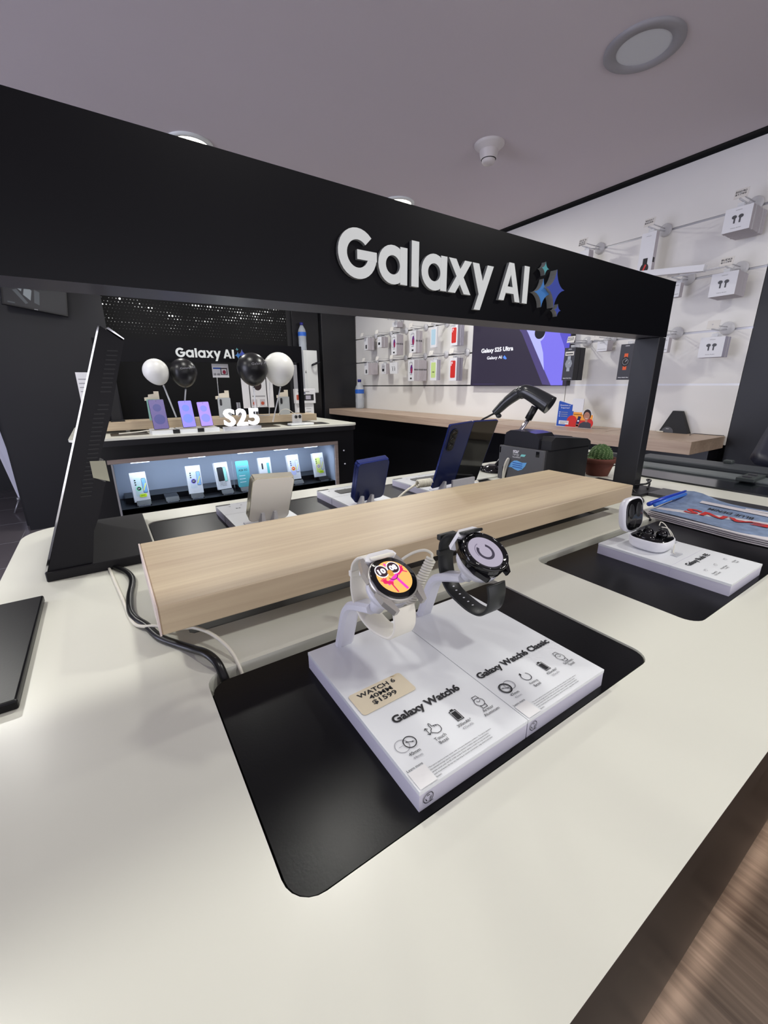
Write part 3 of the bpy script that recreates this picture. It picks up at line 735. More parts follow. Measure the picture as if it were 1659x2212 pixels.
cb.build('coiled_cable', None, 'white coiled security cable rising between the two watches', 'cable')

# ------------------------------------------------------------------ earbud case
T = thing('earbud_case', 'open white earbud charging case with black inside on a white tile', 'earbud case', (.655, .268, -.235))
M_SHELL = mat('white_case_shell', (236, 236, 240), .3)
def squircle(cx, cy, a, b_, n=40, p=3.2):
    out = []
    for i in range(n):
        t = 2 * PI * i / n; c, s_ = math.cos(t), math.sin(t)
        out.append((cx + a * abs(c) ** (2 / p) * (1 if c >= 0 else -1), cy + b_ * abs(s_) ** (2 / p) * (1 if s_ >= 0 else -1)))
    return out
def bowl(m, cx, cy, a, b_, prof, mt, M=None):
    n = 40; vs = []; k = len(prof)
    for sc, z in prof: vs += [(p[0], p[1], z) for p in squircle(cx, cy, a * sc, b_ * sc)]
    fs = [(i * n + j, i * n + (j + 1) % n, (i + 1) * n + (j + 1) % n, (i + 1) * n + j) for i in range(k - 1) for j in range(n)]
    fs += [tuple(range(n - 1, -1, -1)), tuple((k - 1) * n + j for j in range(n))]
    m.add(vs, fs, mt, True, M)
CM = Matrix.Translation((.653, .262, -.235))
m = MB(CM); bowl(m, 0, 0, .027, .0265, [(.70, .0), (.86, .002), (.96, .006), (1.0, .011), (1.0, .0165), (.985, .0175)], M_SHELL); m.build('shell', T)
m = MB(CM); bowl(m, 0, 0, .0262, .0257, [(.97, .0172), (.96, .0182), (.4, .0178)], M_BLKG); m.ell((-.011, .004, .0178), (.0095, .014, .006), M_BLKG); itray = m.build('inner_tray', T)
for cx_, cy_ in ((.004, .008), (.011, -.008)):
    m = MB(CM); m.ell((cx_, cy_, .021), (.0085, .0075, .0065), M_BLKG); m.ell((cx_ + .003, cy_ + .003, .0265), (.004, .0035, .0028), M_RUB); m.build('earbud', itray)
LM = Matrix.Translation((.653, .262, -.235)) @ Matrix.Translation((0, .0265, .018)) @ Matrix.Rotation(math.radians(-98), 4, 'X') @ Matrix.Translation((0, -.0265, 0))
m = MB(LM); bowl(m, 0, 0, .027, .0265, [(1.0, .0), (1.0, .004), (.96, .009), (.86, .0115), (.6, .0125)], M_SHELL); lid_ = m.build('lid', T)
m = MB(LM); bowl(m, 0, 0, .0245, .024, [(1.0, -.0004), (.98, -.0012), (.9, -.0015)], M_BLKG)
for cy_ in (-.0105, .0105): m.ell((cy_, -.006, -.0012), (.0082, .012, .0016), M_BLK)
m.build('lid_lining', lid_)
cb = MB()
cb.tube(smooth_loop([(.679, .262, -.208), (.688, .256, -.211), (.688, .247, -.222), (.672, .238, -.231), (.655, .232, -.233), (.652, .228, -.234)], 6, False), .0007, M_CABW, 6)
cb.box(.643, .662, .2215, .231, -.235, -.2335, M_CLEAR, .0006)
cb.tube(smooth_loop([(.680, .266, -.207), (.694, .270, -.205), (.704, .266, -.212), (.706, .257, -.226), (.700, .252, -.233)], 6, False), .0007, M_CABW, 6)
cb.box(.694, .708, .247, .256, -.235, -.2325, M_CLEAR, .0006)
cb.build('tether_cord', None, 'thin clear-white tether cords tying the earbuds to the tile', 'cord')

# ------------------------------------------------------------------ cables at the left
m = MB(); m.tube(smooth_loop([(-.022, .672, -.2475), (-.008, .638, -.2465), (-.003, .603, -.2465), (-.0085, .555, -.2465), (-.010, .515, -.2465), (-.006, .490, -.2465), (.002, .469, -.2465), (.011, .437, -.2465), (.026, .411, -.2465), (.036, .392, -.2445), (.044, .372, -.2405), (.050, .356, -.243), (.053, .347, -.254), (.054, .342, -.264)], 6, False), .0042, M_CABB, 10, flat=.8)
m.build('power_cable', None, 'thick black cable curving from the monitor base to the watch pad', 'cable')
m = MB(); m.tube(smooth_loop([(-.0285, .674, -.2478), (-.025, .640, -.2478), (-.0215, .605, -.2478), (-.016, .550, -.2478), (-.012, .506, -.2478), (-.008, .480, -.247), (-.001, .466, -.245), (.010, .455, -.2425), (.024, .440, -.243), (.034, .425, -.238), (.042, .412, -.2335), (.053, .392, -.233), (.062, .372, -.238), (.067, .356, -.247), (.069, .344, -.260)], 6, False), .0018, M_CABW, 8)
m.build('thin_cable', None, 'thin white cable running beside the thick black one into the watch pad', 'cable')

# ------------------------------------------------------------------ monitor seen from its side
T = thing('monitor', 'tall black monitor seen edge-on at the left of the near counter, on a flat base', 'monitor', (-.03, .78, -.25))
def mx(z): return -.098 + .113 * (z + .241) / .316
side = [(-.0955, -.236), (.0148, .0750), (.0232, .0693), (.0398, .0564), (.0277, .0208), (.0113, -.0313), (-.0027, -.0676), (-.0135, -.094), (-.0209, -.1178), (-.0113, -.1242), (-.0192, -.1485), (-.0272, -.1718), (-.036, -.19), (-.045, -.2355)]
m = MB(); m.prism(side, 'y', .672, .895, mat('monitor_black', (19, 18, 24), .5, spec=.3)); m.build('housing', T)
m = MB(); m.prism([(-.0995, -.2385), (.0143, .0752), (.0163, .0752), (-.0970, -.2385)], 'y', .671, .897, M_CHR); m.build('screen_rim', T)
m = MB()
for i in range(34):
    t = i / 33; z = .045 - t * .185
    if .28 < t < .34: continue
    xb = (.032 if z > -.03 else .029) - (.045 - z) * .315; 
    m.box(xb - .013, xb - .001, .6712, .6722, z - .0013, z + .0006, mat('vent_black', (18, 18, 22), .5))
m.build('vent_slots', T)
m = MB(); m.prism([(.0225, .0715), (.0400, .0590), (.0405, .0600), (.0250, .0730)], 'y', .671, .90, M_CHR); m.build('top_edge', T)
m = MB(); m.box(-.0985, .0335, .668, .907, -.25, -.236, mat('monitor_base_black', (24, 23, 27), .55, spec=.3), .0012, 1); m.build('base', T)
m = MB(); m.prism([(-.024, -.094), (-.0068, -.0952), (-.0062, -.1238), (-.024, -.1165)], 'y', .6705, .6712, mat('khaki_paper', (190, 190, 168), .7))
MC = Matrix.Translation((0, 0, 0)); m.build('paper_tag', None, 'small pale paper tag stuck on the side of the edge-on monitor', 'tag')

# ------------------------------------------------------------------ phones behind the riser
def back_tile(x0, x1, nm, txt2, lab):
    m = tile(x0, x1, .70, .872)
    m.box(x0 - .0002, x1, .795, .7953, -.2514, -.2349, M_GREYP)
    MT = surf((x1, .872, -.2346), (-1, 0, 0), (0, -1, 0))
    w = x1 - x0
    m.rect(w - .028, w, 0.001, .008, M_BLK, MT)     # black corner tag
    m.text(nm, w - .026, .0025, M_INKW, MT, w=.022, h=.0035)
    for i in range(5): m.text(txt2, .012 + .013 * i, .005, M_INK, MT, w=.011, h=.003)
    for i in range(4): m.disc(w * .2 * (i + 1), .022, .0022, M_INKG, MT, 10)
    m.text('34', w - .04, .040, M_INK, MT, w=.010, h=.006)
    return m.build('display_tile', None, lab, 'display tile', 'white product tiles on the near counter')
back_tile(.1625, .277, 'GALAXY', 'Flip', 'white tile under the white folded phone behind the riser')
m = back_tile(.389, .4935, 'GALAXY', 'Flip', 'white tile under the navy folded phone behind the riser')
m = back_tile(.604, .760, 'GALAXY', 'Fold', 'white tile under the navy unfolded phone behind the riser')
for x0, x1, lab in ((.420, .4895, 'black printed card lying on the tile behind the navy folded phone'), (.640, .757, 'black printed card lying on the tile behind the navy unfolded phone')):
    MB().prism(rr(x0, x1, .812, .845, .004, 3), 'z', -.2348, -.2338, M_BLK).build('sample_card', None, lab, 'card')

def tilted(bx0, bx1, y0, z0, y1, z1, dxt):
    """frame: local x along width, local y up the phone, local z towards the camera (back of phone)"""
    X = Vector((1, 0, 0)); U = Vector((dxt, y1 - y0, z1 - z0)); L = U.length; U.normalize()
    Xp = (X - U * X.dot(U)).normalized(); Z = Xp.cross(U)
    return Matrix(((Xp[0], U[0], Z[0], bx0), (Xp[1], U[1], Z[1], y0), (Xp[2], U[2], Z[2], z0), (0, 0, 0, 1))), L
def prongs(T, cx_list, y, z=-.235, hgt=.024, w=.007):
    for cx_ in cx_list:
        m = MB(); m.add([(cx_ - w * .6, y - .010, z), (cx_ + w * .6, y - .010, z), (cx_ + w * .6, y + .012, z), (cx_ - w * .6, y + .012, z), (cx_ - w * .35, y - .012, z + hgt), (cx_ + w * .35, y - .012, z + hgt), (cx_ + w * .35, y - .006, z + hgt), (cx_ - w * .35, y - .006, z + hgt)],
                        [(0, 1, 5, 4), (1, 2, 6, 5), (2, 3, 7, 6), (3, 0, 4, 7), (4, 5, 6, 7), (3, 2, 1, 0)], M_ALUL); m.build('prong', T)
def flip_phone(F, L, w, mback, medge, label):
    T = thing('folded_phone', label, 'phone', tuple((F @ Vector((w / 2, 0, 0)))))
    for nm, z0, z1 in (('front_half', -.0155, -.0083), ('back_half', -.0077, 0)):
        m = MB(F); pts = rr(0, w, 0, L, .009, 5)
        n = len(pts); m.prism(pts, 'z', z0, z1 - .0004, medge, smooth=False); m.prism(rr(.001, w - .001, .001, L - .001, .008, 5), 'z', z1 - .0004, z1, mback); m.build(nm, T)
    m = MB(F); m.box(.002, w - .002, L - .0035, L + .0012, -.0150, -.0005, medge, .0015); m.build('hinge', T)
    return T
F, L = tilted(.182, .25, .706, -.2285, .672, -.146, .006)
flip_phone(F, L, .0735, M_PHW, M_PHWE, 'white folded flip phone standing upright behind the riser')
T = thing('phone_stand', 'pale stand with two prongs behind the white folded phone', 'stand', (.215, .70, -.235), 'pronged phone stands'); prongs(T, (.204, .226), .698)
MB().box(.178, .252, .700, .725, -.235, -.2325, M_ALUL, .001).build('foot', T)
F, L = tilted(.3945, .46, .706, -.2285, .672, -.143, -.006)
flip_phone(F, L, .0705, M_PHB, M_PHBE, 'navy blue folded flip phone standing upright behind the riser')
T = thing('phone_stand', 'pale stand with two prongs behind the navy folded phone', 'stand', (.42, .70, -.235), 'pronged phone stands'); prongs(T, (.405, .428), .698)
MB().box(.385, .452, .700, .725, -.235, -.2325, M_ALUL, .001).build('foot', T)
# unfolded phone
F, L = tilted(.604, .73, .712, -.2285, .645, -.0795, -.012)
T = thing('unfolded_phone', 'large navy phone unfolded like a book, standing behind the riser', 'phone', (.66, .70, -.235))
w = .0655
m = MB(F); m.prism(rr(0, w, 0, L, .003, 3), 'z', -.005, -.0004, M_PHBE); m.prism(rr(.0008, w - .0008, .0008, L - .0008, .003, 3), 'z', -.0004, 0, M_PHB); m.build('back_panel', T)
F2 = F @ Matrix.Translation((w, 0, 0)) @ Matrix.Rotation(math.radians(-8), 4, 'Y')
m = MB(F2); m.prism(rr(0, w, 0, L, .003, 3), 'z', -.005, -.0004, M_PHBE); m.prism(rr(.0008, w - .0008, .0008, L - .0008, .003, 3), 'z', -.0004, 0, M_BLKG); m.build('cover_screen', T)
m = MB(F); m.prism(rr(.007, .026, L - .064, L - .010, .0092, 6), 'z', 0, .0020, M_BLK)
bump = m.build('camera_bump', T)
for i in range(3):
    m = MB(F @ Matrix.Translation((.0165, L - .0205 - .0165 * i, 0))); m.lathe([(.0075, .0015), (.0075, .0034), (.0055, .0038), (.0001, .0034)], M_BLKG, 20, capends=False); m.build('camera_lens', bump)
T = thing('phone_stand', 'pale stand with a wide clip behind the navy unfolded phone', 'stand', (.66, .70, -.235), 'pronged phone stands'); prongs(T, (.628,), .704)
m = MB(); m.box(.648, .720, .690, .696, -.235, -.210, M_ALUL, .002); m.box(.61, .73, .70, .73, -.235, -.2325, M_ALUL, .001); m.build('clip', T)
# fat coil
cb = MB(); cb.tube(coil((.556, .706, -.2095), (.590, .700, -.2085), .0075, 9, .0022, None, 14), .0023, M_CABW, 7)
cb.tube(smooth_loop([(.500, .700, -.232), (.520, .703, -.222), (.540, .706, -.215), (.556, .712, -.2125)], 5, False), .0024, M_CABW, 8)
cb.build('coiled_cable', None, 'fat cream coiled cable lying behind the riser between the two navy phones', 'cable')

# ------------------------------------------------------------------ receipt printer
T = thing('receipt_printer', 'black receipt printer with a grey front bearing a blue leaf sticker', 'printer', (1.0, .71, -.25))
m = MB(); m.box(.902, 1.092, .632, .776, -.25, -.158, mat('printer_black', (24, 24, 28), .5), .004, 2)
m.build('body', T)
m = MB(); m.box(.896, .903, .633, .775, -.25, -.158, mat('printer_grey', (86, 86, 90), .45), .001, 1)
PM = surf((.8957, .774, -.25), (0, -1, 0), (0, 0, 1))
m.text('star', .046, .0765, M_INKW, PM, w=.020, h=.009, bold=.02); m.text('TSP100', .046, .070, M_INKW, PM, w=.020, h=.0045); m.text('futurePRNT', .046, .064, M_INKW, PM, w=.026, h=.0042)
m.poly([(.070, .0695), (.074, .0755), (.088, .0760), (.084, .0700)], mat('mint_print', (130, 210, 210), .5), PM)
leaf = [(.034, .036), (.042, .049), (.052, .056), (.062, .0575), (.078, .054), (.093, .056), (.089, .046), (.080, .036), (.068, .031), (.056, .033), (.046, .037)]
m.add([(p[0], p[1], .0002) for p in leaf], [tuple(range(len(leaf) - 1, -1, -1))], mat('sky_sticker', (110, 176, 236), .4), False, PM)
for i in range(3): m.rect(.048, .080, .0385 + .0055 * i, .0405 + .0055 * i, M_BLUE, PM, .0004)
m.rect(.001, .005, .072, .088, M_BLKG, PM, .0002); m.rect(.118, .128, .074, .088, M_BLKG, PM, .0002)
m.prism(rr(.015, .030, .0, .038, .005, 3), 'z', -.0001, .0002, M_BLKG, M=PM)
m.build('front_panel', T)
m = MB(); pr_ = [(.660, -.158), (.660, -.132), (.672, -.120), (.700, -.117), (.752, -.117), (.766, -.124), (.770, -.135), (.770, -.158)]
m.prism([(p[0], p[1]) for p in pr_], 'x', .908, .975, mat('printer_gloss', (44, 44, 50), .16)); m.build('roll_cover', T)
m = MB(); m.prism([(.915, -.158), (.915, -.136), (.93, -.126), (1.07, -.1385), (1.086, -.146), (1.090, -.158)], 'y', .628, .668, mat('printer_black', (24, 24, 28))); m.prism([(.975, -.158), (.975, -.128), (1.06, -.136), (1.086, -.146), (1.088, -.158)], 'y', .668, .765, mat('printer_black', (24, 24, 28)))
m.build('lid', T)
m = MB(); m.tube(smooth_loop([(.893, .752, -.248), (.888, .748, -.228), (.884, .741, -.205), (.886, .735, -.190), (.890, .736, -.195), (.890, .742, -.215), (.892, .748, -.240), (.893, .75, -.249)], 5, False), .0026, M_CABW, 8)
m.build('looped_cable', None, 'white cable loop standing in front of the receipt printer', 'cable')

# scanner
T = thing('barcode_scanner', 'black handheld barcode scanner tilted on its silver pole', 'scanner', (.96, .85, -.25))
m = MB(); m.lathe([(.046, 0), (.046, .004), (.040, .010), (.026, .017), (.020, .019), (.0001, .0195)], M_BLKG, 40, Matrix.Translation((.966, .846, -.25))); m.build('base', T)
m = MB(); m.tube([(.966, .846, -.236), (1.004, .762, -.080)], .0056, M_CHR, 12); m.tube([(1.000, .770, -.094), (1.007, .756, -.060)], .0100, M_BLK, 12)
m.build('pole', T)
M_SCN = mat('scanner_plastic', (40, 41, 44), .22)
hp = smooth_loop([(.984, .880, -.0820), (.988, .868, -.070), (.993, .848, -.050), (.998, .826, -.033), (1.001, .808, -.022), (1.004, .792, -.019)], 6, False)
m = MB(); nn = len(hp); m.tube(hp, .015, M_SCN, 24, rs=[.0100 + .0070 * math.sin(PI * .5 * i / (nn - 1)) for i in range(nn)]); m.ell((.989, .868, -.089), (.008, .009, .007), M_SCN); m.build('handle', T)
m = MB(); hh = smooth_loop([(1.001, .806, -.024), (1.004, .790, -.019), (1.011, .768, -.028), (1.018, .745, -.041), (1.025, .722, -.055)], 6, False); nn = len(hh)
m.tube(hh, .02, M_SCN, 26, rs=[.017 + .0085 * (i / (nn - 1)) for i in range(nn)], flat=1.0)
m.build('head', T)
dv = (Vector(hh[-1]) - Vector(hh[-3])).normalized(); q = Vector(hh[-1]) + dv * .0006; side_ = dv.cross(Vector((0, 0, 1)))
m = MB(surf(q, side_, dv.cross(side_) * -1)); m.M = surf(q, side_, side_.cross(dv) * -1) 
m.ring(0, 0, .0215, .0255, M_SCN, Matrix.Identity(4)); m.disc(0, 0, .0215, M_BLKG, Matrix.Identity(4), 28); m.build('window', T)
m = MB(); m.tube(smooth_loop([(.984, .882, -.083), (.970, .892, -.092), (.950, .905, -.108), (.930, .91, -.150), (.925, .90, -.20), (.935, .88, -.235), (.955, .86, -.240)], 6, False), .0030, M_CABB, 10)
m.build('cord', T)
# paper behind phone
m = MB(); m.box(.80, .90, .78, .93, -.25, -.247, mat('paper_pad', (222, 224, 214), .6)); MQ = surf((.90, .93, -.2468), (-1, 0, 0), (0, -1, 0)); m.text('Samsung', .005, .05, M_INKG, MQ, w=.08, h=.012); m.build('paper_pad', None, 'pale printed pad lying beside the scanner base', 'pad')
m = MB(); m.tube(coil((.765, .735, -.243), (.775, .737, -.243), .0065, 3, .002, None, 12), .0022, M_CABW, 6); m.build('coiled_cable', None, 'short white cable coil right of the navy unfolded phone', 'cable')

# cactus
T = thing('potted_cactus', 'small round green cactus in a terracotta pot right of the printer', 'plant', (1.15, .635, -.25))
m = MB(Matrix.Translation((1.163, .640, -.25))); m.lathe([(.029, 0), (.040, .036), (.0395, .037), (.0445, .038), (.0455, .050), (.040, .050), (.038, .044), (.0001, .043)], M_TERRA, 36, capends=False); pot_ = m.build('pot', T)
m = MB(Matrix.Translation((1.163, .640, -.206))); m.lathe([(.0395, 0), (.0395, .0005), (.0001, .001)], mat('soil', (60, 44, 34), .9), 24, capends=False); m.build('soil', pot_)
m = MB()
for k in range(9):
    z = k / 8; rr_ = .026 * math.sqrt(max(0, 1 - (z * .96) ** 2)); cnt = max(1, int(2 * PI * rr_ / .0085))
    for j in range(cnt):
        a = 2 * PI * (j + .5 * (k % 2)) / cnt; m.ell((1.168 + rr_ * math.cos(a), .640 + rr_ * math.sin(a), -.203 + .034 * z), (.0068, .0068, .0060), M_CACT, 8, 6)
        m.ell((1.168 + (rr_ + .0058) * math.cos(a), .640 + (rr_ + .0058) * math.sin(a), -.2005 + .034 * z), (.0012, .0012, .0012), M_CACTS, 6, 4)
for j in range(7):
    a = 2 * PI * j / 7; m.ell((1.136 + .006 * math.cos(a), .650 + .006 * math.sin(a), -.203), (.006, .006, .006), M_CACT, 8, 6)
m.build('cactus_body', T)

# black cords by the post
m = MB(); m.tube(smooth_loop([(1.02, .470, -.238), (1.012, .454, -.247), (.995, .440, -.2475), (.973, .423, -.2475), (.950, .413, -.2475), (.925, .410, -.2475), (.90, .395, -.2475), (.872, .37, -.2475), (.85, .350, -.252)], 6, False), .0024, M_CABB, 8)
m.build('power_cable', None, 'black cord looping from the foot of the sign post behind the earbud case', 'cable')
m = MB(); m.tube(smooth_loop([(1.04, .49, -.236), (1.07, .465, -.232), (1.115, .475, -.231), (1.125, .488, -.233), (1.10, .470, -.236), (1.06, .455, -.240)], 6, False), .0024, M_CABB, 8)
m.tube(smooth_loop([(1.20, .63, -.24), (1.19, .61, -.222), (1.17, .585, -.222), (1.15, .565, -.236), (1.14, .56, -.247)], 6, False), .0018, M_CABB, 8)
m.build('black_cord', None, 'tangle of thin black cord round the foot of the sign post', 'cord')

# glass panel with rails at the right end of the counter
T = thing('glass_top_panel', 'dark glass panel with grey rails lying across the right end of the near counter', 'glass panel', (1.35, .35, -.25))
MB().box(1.03, 1.105, .05, .44, -.25, -.242, mat('dark_plate', (60, 60, 64), .35), .001, 1).build('edge_plate', T)
M_DG = mat('smoked_glass', (16, 20, 24), .12, spec=.5)
MB().box(1.235, 1.372, .05, .60, -.25, -.2455, M_DG).build('glass_plate', T)
MB().box(1.44, 1.50, .05, .68, -.25, -.2455, M_DG).build('glass_plate', T)
for x0, x1, c_ in ((1.366, 1.44, (96, 102, 104)), (1.50, 1.598, (64, 68, 72))):
    MB().box(x0, x1, .05, .70, -.25, -.240 if x0 < 1.45 else -.236, mat('rail_grey_%d' % c_[0], c_, .45), .003, 1).build('rail', T)
m = MB(); m.box(1.34, 1.43, .335, .372, -.241, -.232, mat('clip_grey', (62, 68, 68), .5), .001, 1); m.box(1.35, 1.36, .345, .362, -.232, -.228, M_GREYP); m.box(1.39, 1.40, .345, .362, -.232, -.228, M_GREYP); m.build('clip', T)
m = MB(); m.box(1.574, 1.597, .455, .478, -.236, -.226, mat('clip_grey', (62, 68, 68)), .002, 1); m.build('clip', T)
m = MB(); m.tube([(1.49, .93, -.246), (1.492, .84, -.246), (1.50, .79, -.245)], .0035, M_CABB, 8); m.box(1.487, 1.513, .70, .79, -.25, -.236, M_BLK, .003); m.build('cable_plug', None, 'black cable with a chunky plug lying behind the sign post', 'cable')
# leather seat back
T = thing('office_chair', 'black leather chair back leaning in at the right edge beyond the counter', 'chair', (2.05, .35, FZ))
m = MB()
pts = [(1.83, -.274), (1.87, -.235), (1.90, -.205), (1.95, -.160), (1.985, -.130), (2.06, -.02), (2.25, .04), (2.50, .0), (2.50, -.33), (2.20, -.30), (2.0, -.285)]
bmc = []
for k_, (yy, sc) in enumerate(((.30, .80), (.33, .94), (.40, 1.0), (.47, .95), (.50, .82))):
    bmc.append([(2.15 + (p[0] - 2.15) * sc, yy, -.16 + (p[1] + .16) * sc) for p in pts])
vs = [p for r_ in bmc for p in r_]; n_ = len(pts)
fs = [(i * n_ + j, i * n_ + (j + 1) % n_, (i + 1) * n_ + (j + 1) % n_, (i + 1) * n_ + j) for i in range(4) for j in range(n_)] + [tuple(range(n_ - 1, -1, -1)), tuple(4 * n_ + j for j in range(n_))]
m.add(vs, fs, M_LEATH, True); m.build('backrest', T)
MB().tube([(2.15, .40, -.28), (2.15, .40, -.95)], .03, M_BLK, 14).build('pole', T)
m = MB()
for q in range(5): a = 2 * PI * q / 5; m.tube([(2.15, .40, -1.05), (2.15 + .26 * math.cos(a), .40 + .26 * math.sin(a), -1.12)], .02, M_BLK, 8)
m.tube([(2.15, .40, -.95), (2.15, .40, -1.08)], .035, M_BLK, 14); m.build('foot', T)

# magazine & pens
T = thing('newspaper', 'folded blue newspaper with a red JEANS headline at the right of the counter', 'newspaper', (1.0, .29, -.25))
M_NEWS = mat('newsprint_blue', (122, 140, 170), .65, var=.55, vscale=70); M_PAGE = mat('newsprint_pages', (206, 202, 206), .8, var=.08, vscale=300)
def wavy(x, y): return .0015 * math.sin(x * 60 + y * 20) + .012 * math.exp(-((x - 1.03) ** 2 + (y - .345) ** 2) / .0014) + .006 * math.exp(-((x - 1.03) ** 2) / .0012)
out = [(.866, .362), (.848, .215), (.852, .150), (1.015, .140), (1.025, .34), (1.018, .366), (.95, .366)]
cxn, cyn = 1.04, .27
for k_ in range(7):
    z = -.25 + .0016 * k_; dx = random.uniform(-.004, .004); dy = random.uniform(-.003, .003)
    m = MB(); m.prism([(p[0] + dx, p[1] + dy) for p in out], 'z', z, z + .0014, M_PAGE); m.build('page', T)
m = MB(); NX, NY = 26, 14
def bil(u, v):
    a = Vector((.851, .150)); b_ = Vector((1.016, .140)); c_ = Vector((1.030, .366)); d_ = Vector((.867, .364))
    return a * (1 - u) * (1 - v) + b_ * u * (1 - v) + c_ * u * v + d_ * (1 - u) * v
vs = []; 
for j in range(NY + 1):
    for i in range(NX + 1):
        p_ = bil(i / NX, j / NY); vs.append((p_.x, p_.y, -.2378 + wavy(p_.x, p_.y)))
fs = [(j * (NX + 1) + i, j * (NX + 1) + i + 1, (j + 1) * (NX + 1) + i + 1, (j + 1) * (NX + 1) + i) for j in range(NY) for i in range(NX)]
m.add(vs, fs, M_NEWS, True)
m2 = MB(); HM = surf((.950, .172, -.2350), (0, 1, 0), (-1, 0, 0))
m2.text('JEANS', 0, 0, M_RED, HM, w=.150, h=.040, bold=.03); m2.text('BLUE DENIM', .055, -.018, M_INK, HM, w=.070, h=.011, bold=.02)
m2.rect(.02, .15, -.048, -.036, M_PAGE, HM, .001); m2.rect(.02, .08, -.058, -.051, M_PAGE, HM, .003)
m2.v = [(v[0], v[1], -.2378 + wavy(v[0], v[1]) + .0014) for v in m2.v]
m.build('cover', T); m2.build('headline', T)
m = MB(); m.tube([(.884, .372, -.231), (.95, .370, -.228), (1.03, .366, -.226)], .0045, mat('blue_pen', (36, 70, 190), .3), 10); m.tube([(.886, .362, -.231), (.94, .360, -.228), (1.01, .358, -.226)], .0035, mat('light_blue_pen', (60, 120, 214), .3), 10)
m.build('blue_pens', None, 'two blue ballpoint pens lying side by side on the newspaper', 'pen')

# ================================================================== FAR KIOSK
K2 = thing('display_counter', 'far black kiosk counter with a white top and lit glass case', 'counter', (.65, 2.98, FZ))
t = MB(); t.prism(rr(-.162, 1.48, 2.53, 3.43, .08, 8), 'z', -.262, -.25, M_WHITE); t.build('countertop', K2)
t = MB(); t.prism(rr(-.160, 1.478, 2.535, 3.43, .08, 8), 'z', -.292, -.262, M_BODY2, mat('apron_side', (30, 30, 34), .3)); t.build('apron', K2)
x0, x1, z0, z1 = 0.0, 1.30, -.67, -.385
m = MB(); yf = 2.575
m.box(-.13, x0, yf, 3.38, FZ, -.292, M_BODY2); m.box(x1, 1.45, yf, 3.38, FZ, -.292, M_BODY2); m.box(x0, x1, yf, 3.38, z1, -.292, M_BODY2); m.box(x0, x1, yf, 3.38, FZ, z0, M_BODY2); m.box(x0, x1, 2.86, 3.38, z0, z1, M_BODY2)
m.build('body_panel', K2)
M_LIN = mat('case_lining', (150, 158, 174), .5)
m = MB(); m.box(x0, x1, 2.853, 2.858, z0, z1, M_LIN); m.box(x0, x0 + .004, yf, 2.855, z0, z1, M_LIN); m.box(x1 - .004, x1, yf, 2.855, z0, z1, M_LIN); m.box(x0, x1, yf + .02, 2.855, z1 - .004, z1, M_LIN); m.build('case_lining', K2)
m = MB(); m.box(x0 + .004, x1 - .004, yf + .005, 2.853, z0, -.640, M_BLK); m.box(x0 + .03, x1 - .03, 2.705, 2.853, -.640, -.607, M_BODY2); m.build('case_floor', K2)
m = MB(); fw = .02
m.box(x0 - fw, x1 + fw, yf - .012, yf + .004, z1 - .002, z1 + fw, M_FRAMEW); m.box(x1 - .002, x1 + fw, yf - .012, yf + .004, z0 - .02, z1, M_FRAMEW); m.box(x0 - .006, x0 + .002, yf - .012, yf + .004, z0 - .02, z1, M_ALU); m.build('case_frame', K2)
m = MB(); m.box(x0 + .003, .605, yf + .002, yf + .005, z0, z1 - .004, M_GLASS); m.box(.607, x1 - .003, yf + .002, yf + .005, z0, z1 - .004, M_GLASS); m.build('glass_pane', K2)
m = MB()
for cx_ in (.13, .42, .70, .93, 1.14): m.box(cx_ - .045, cx_ + .045, yf + .03, yf + .05, z1 - .012, z1 - .006, emis('case_led', (225, 235, 255), 3))
m.build('led_strip', K2)
for cx_ in (.25, .65, 1.05): lamp('case_lamp', 'AREA', (cx_, yf + .05, z1 - .012), .9, (.78, .87, 1.0), .36, .03, rot=(math.radians(18), 0, 0))
for (px, pz) in ((1.37, -.435), (1.375, -.53)): MB().lathe([(.006, 0), (.006, .003), (.003, .005), (.0001, .005)], M_ALUL, 12, surf((px, yf - .001, pz), (1, 0, 0), (0, 0, 1)), capends=False).build('screw_cap', K2)

# phone cartons in the case
def on_front(F): return F
def carton(cx, zb, ztop, art, lab, w=.080, teal=False, rot=0):
    hgt = .165; tilt = math.radians(14)
    F = Matrix.Translation((cx, 2.628, zb)) @ Matrix.Rotation(rot, 4, 'Z') @ Matrix.Rotation(-tilt, 4, 'X')
    m = MB(F)
    S = surf((-w / 2, -.0003, 0), (1, 0, 0), (0, 0, 1))
    if teal:
        m.prism(rr(-w / 2, w / 2, 0, hgt, .008, 4), 'y', 0, .008, mat('teal_cover', (84, 158, 166), .35)); m.text('Galaxy', w / 2, .12, M_INKG, S, w=.06, h=.017, cx=True); m.text('A26 5G', w / 2, .10, M_INK, S, w=.055, h=.013, cx=True, bold=.02)
        for i in range(3): m.rect(.012, .05, .070 - .02 * i, .073 - .02 * i, M_INKW, S)
        return m.build('dummy_phone', None, lab, 'phone')
    m.box(-w / 2, w / 2, 0, .026, 0, hgt, M_BOXW)
    m.text('SAMSUNG', w / 2, hgt - .014, M_INKG, S, w=.026, h=.003, cx=True)
    art(m, S, w, hgt)
    return m.build('phone_box', None, lab, 'box', 'phone cartons in the lit case')
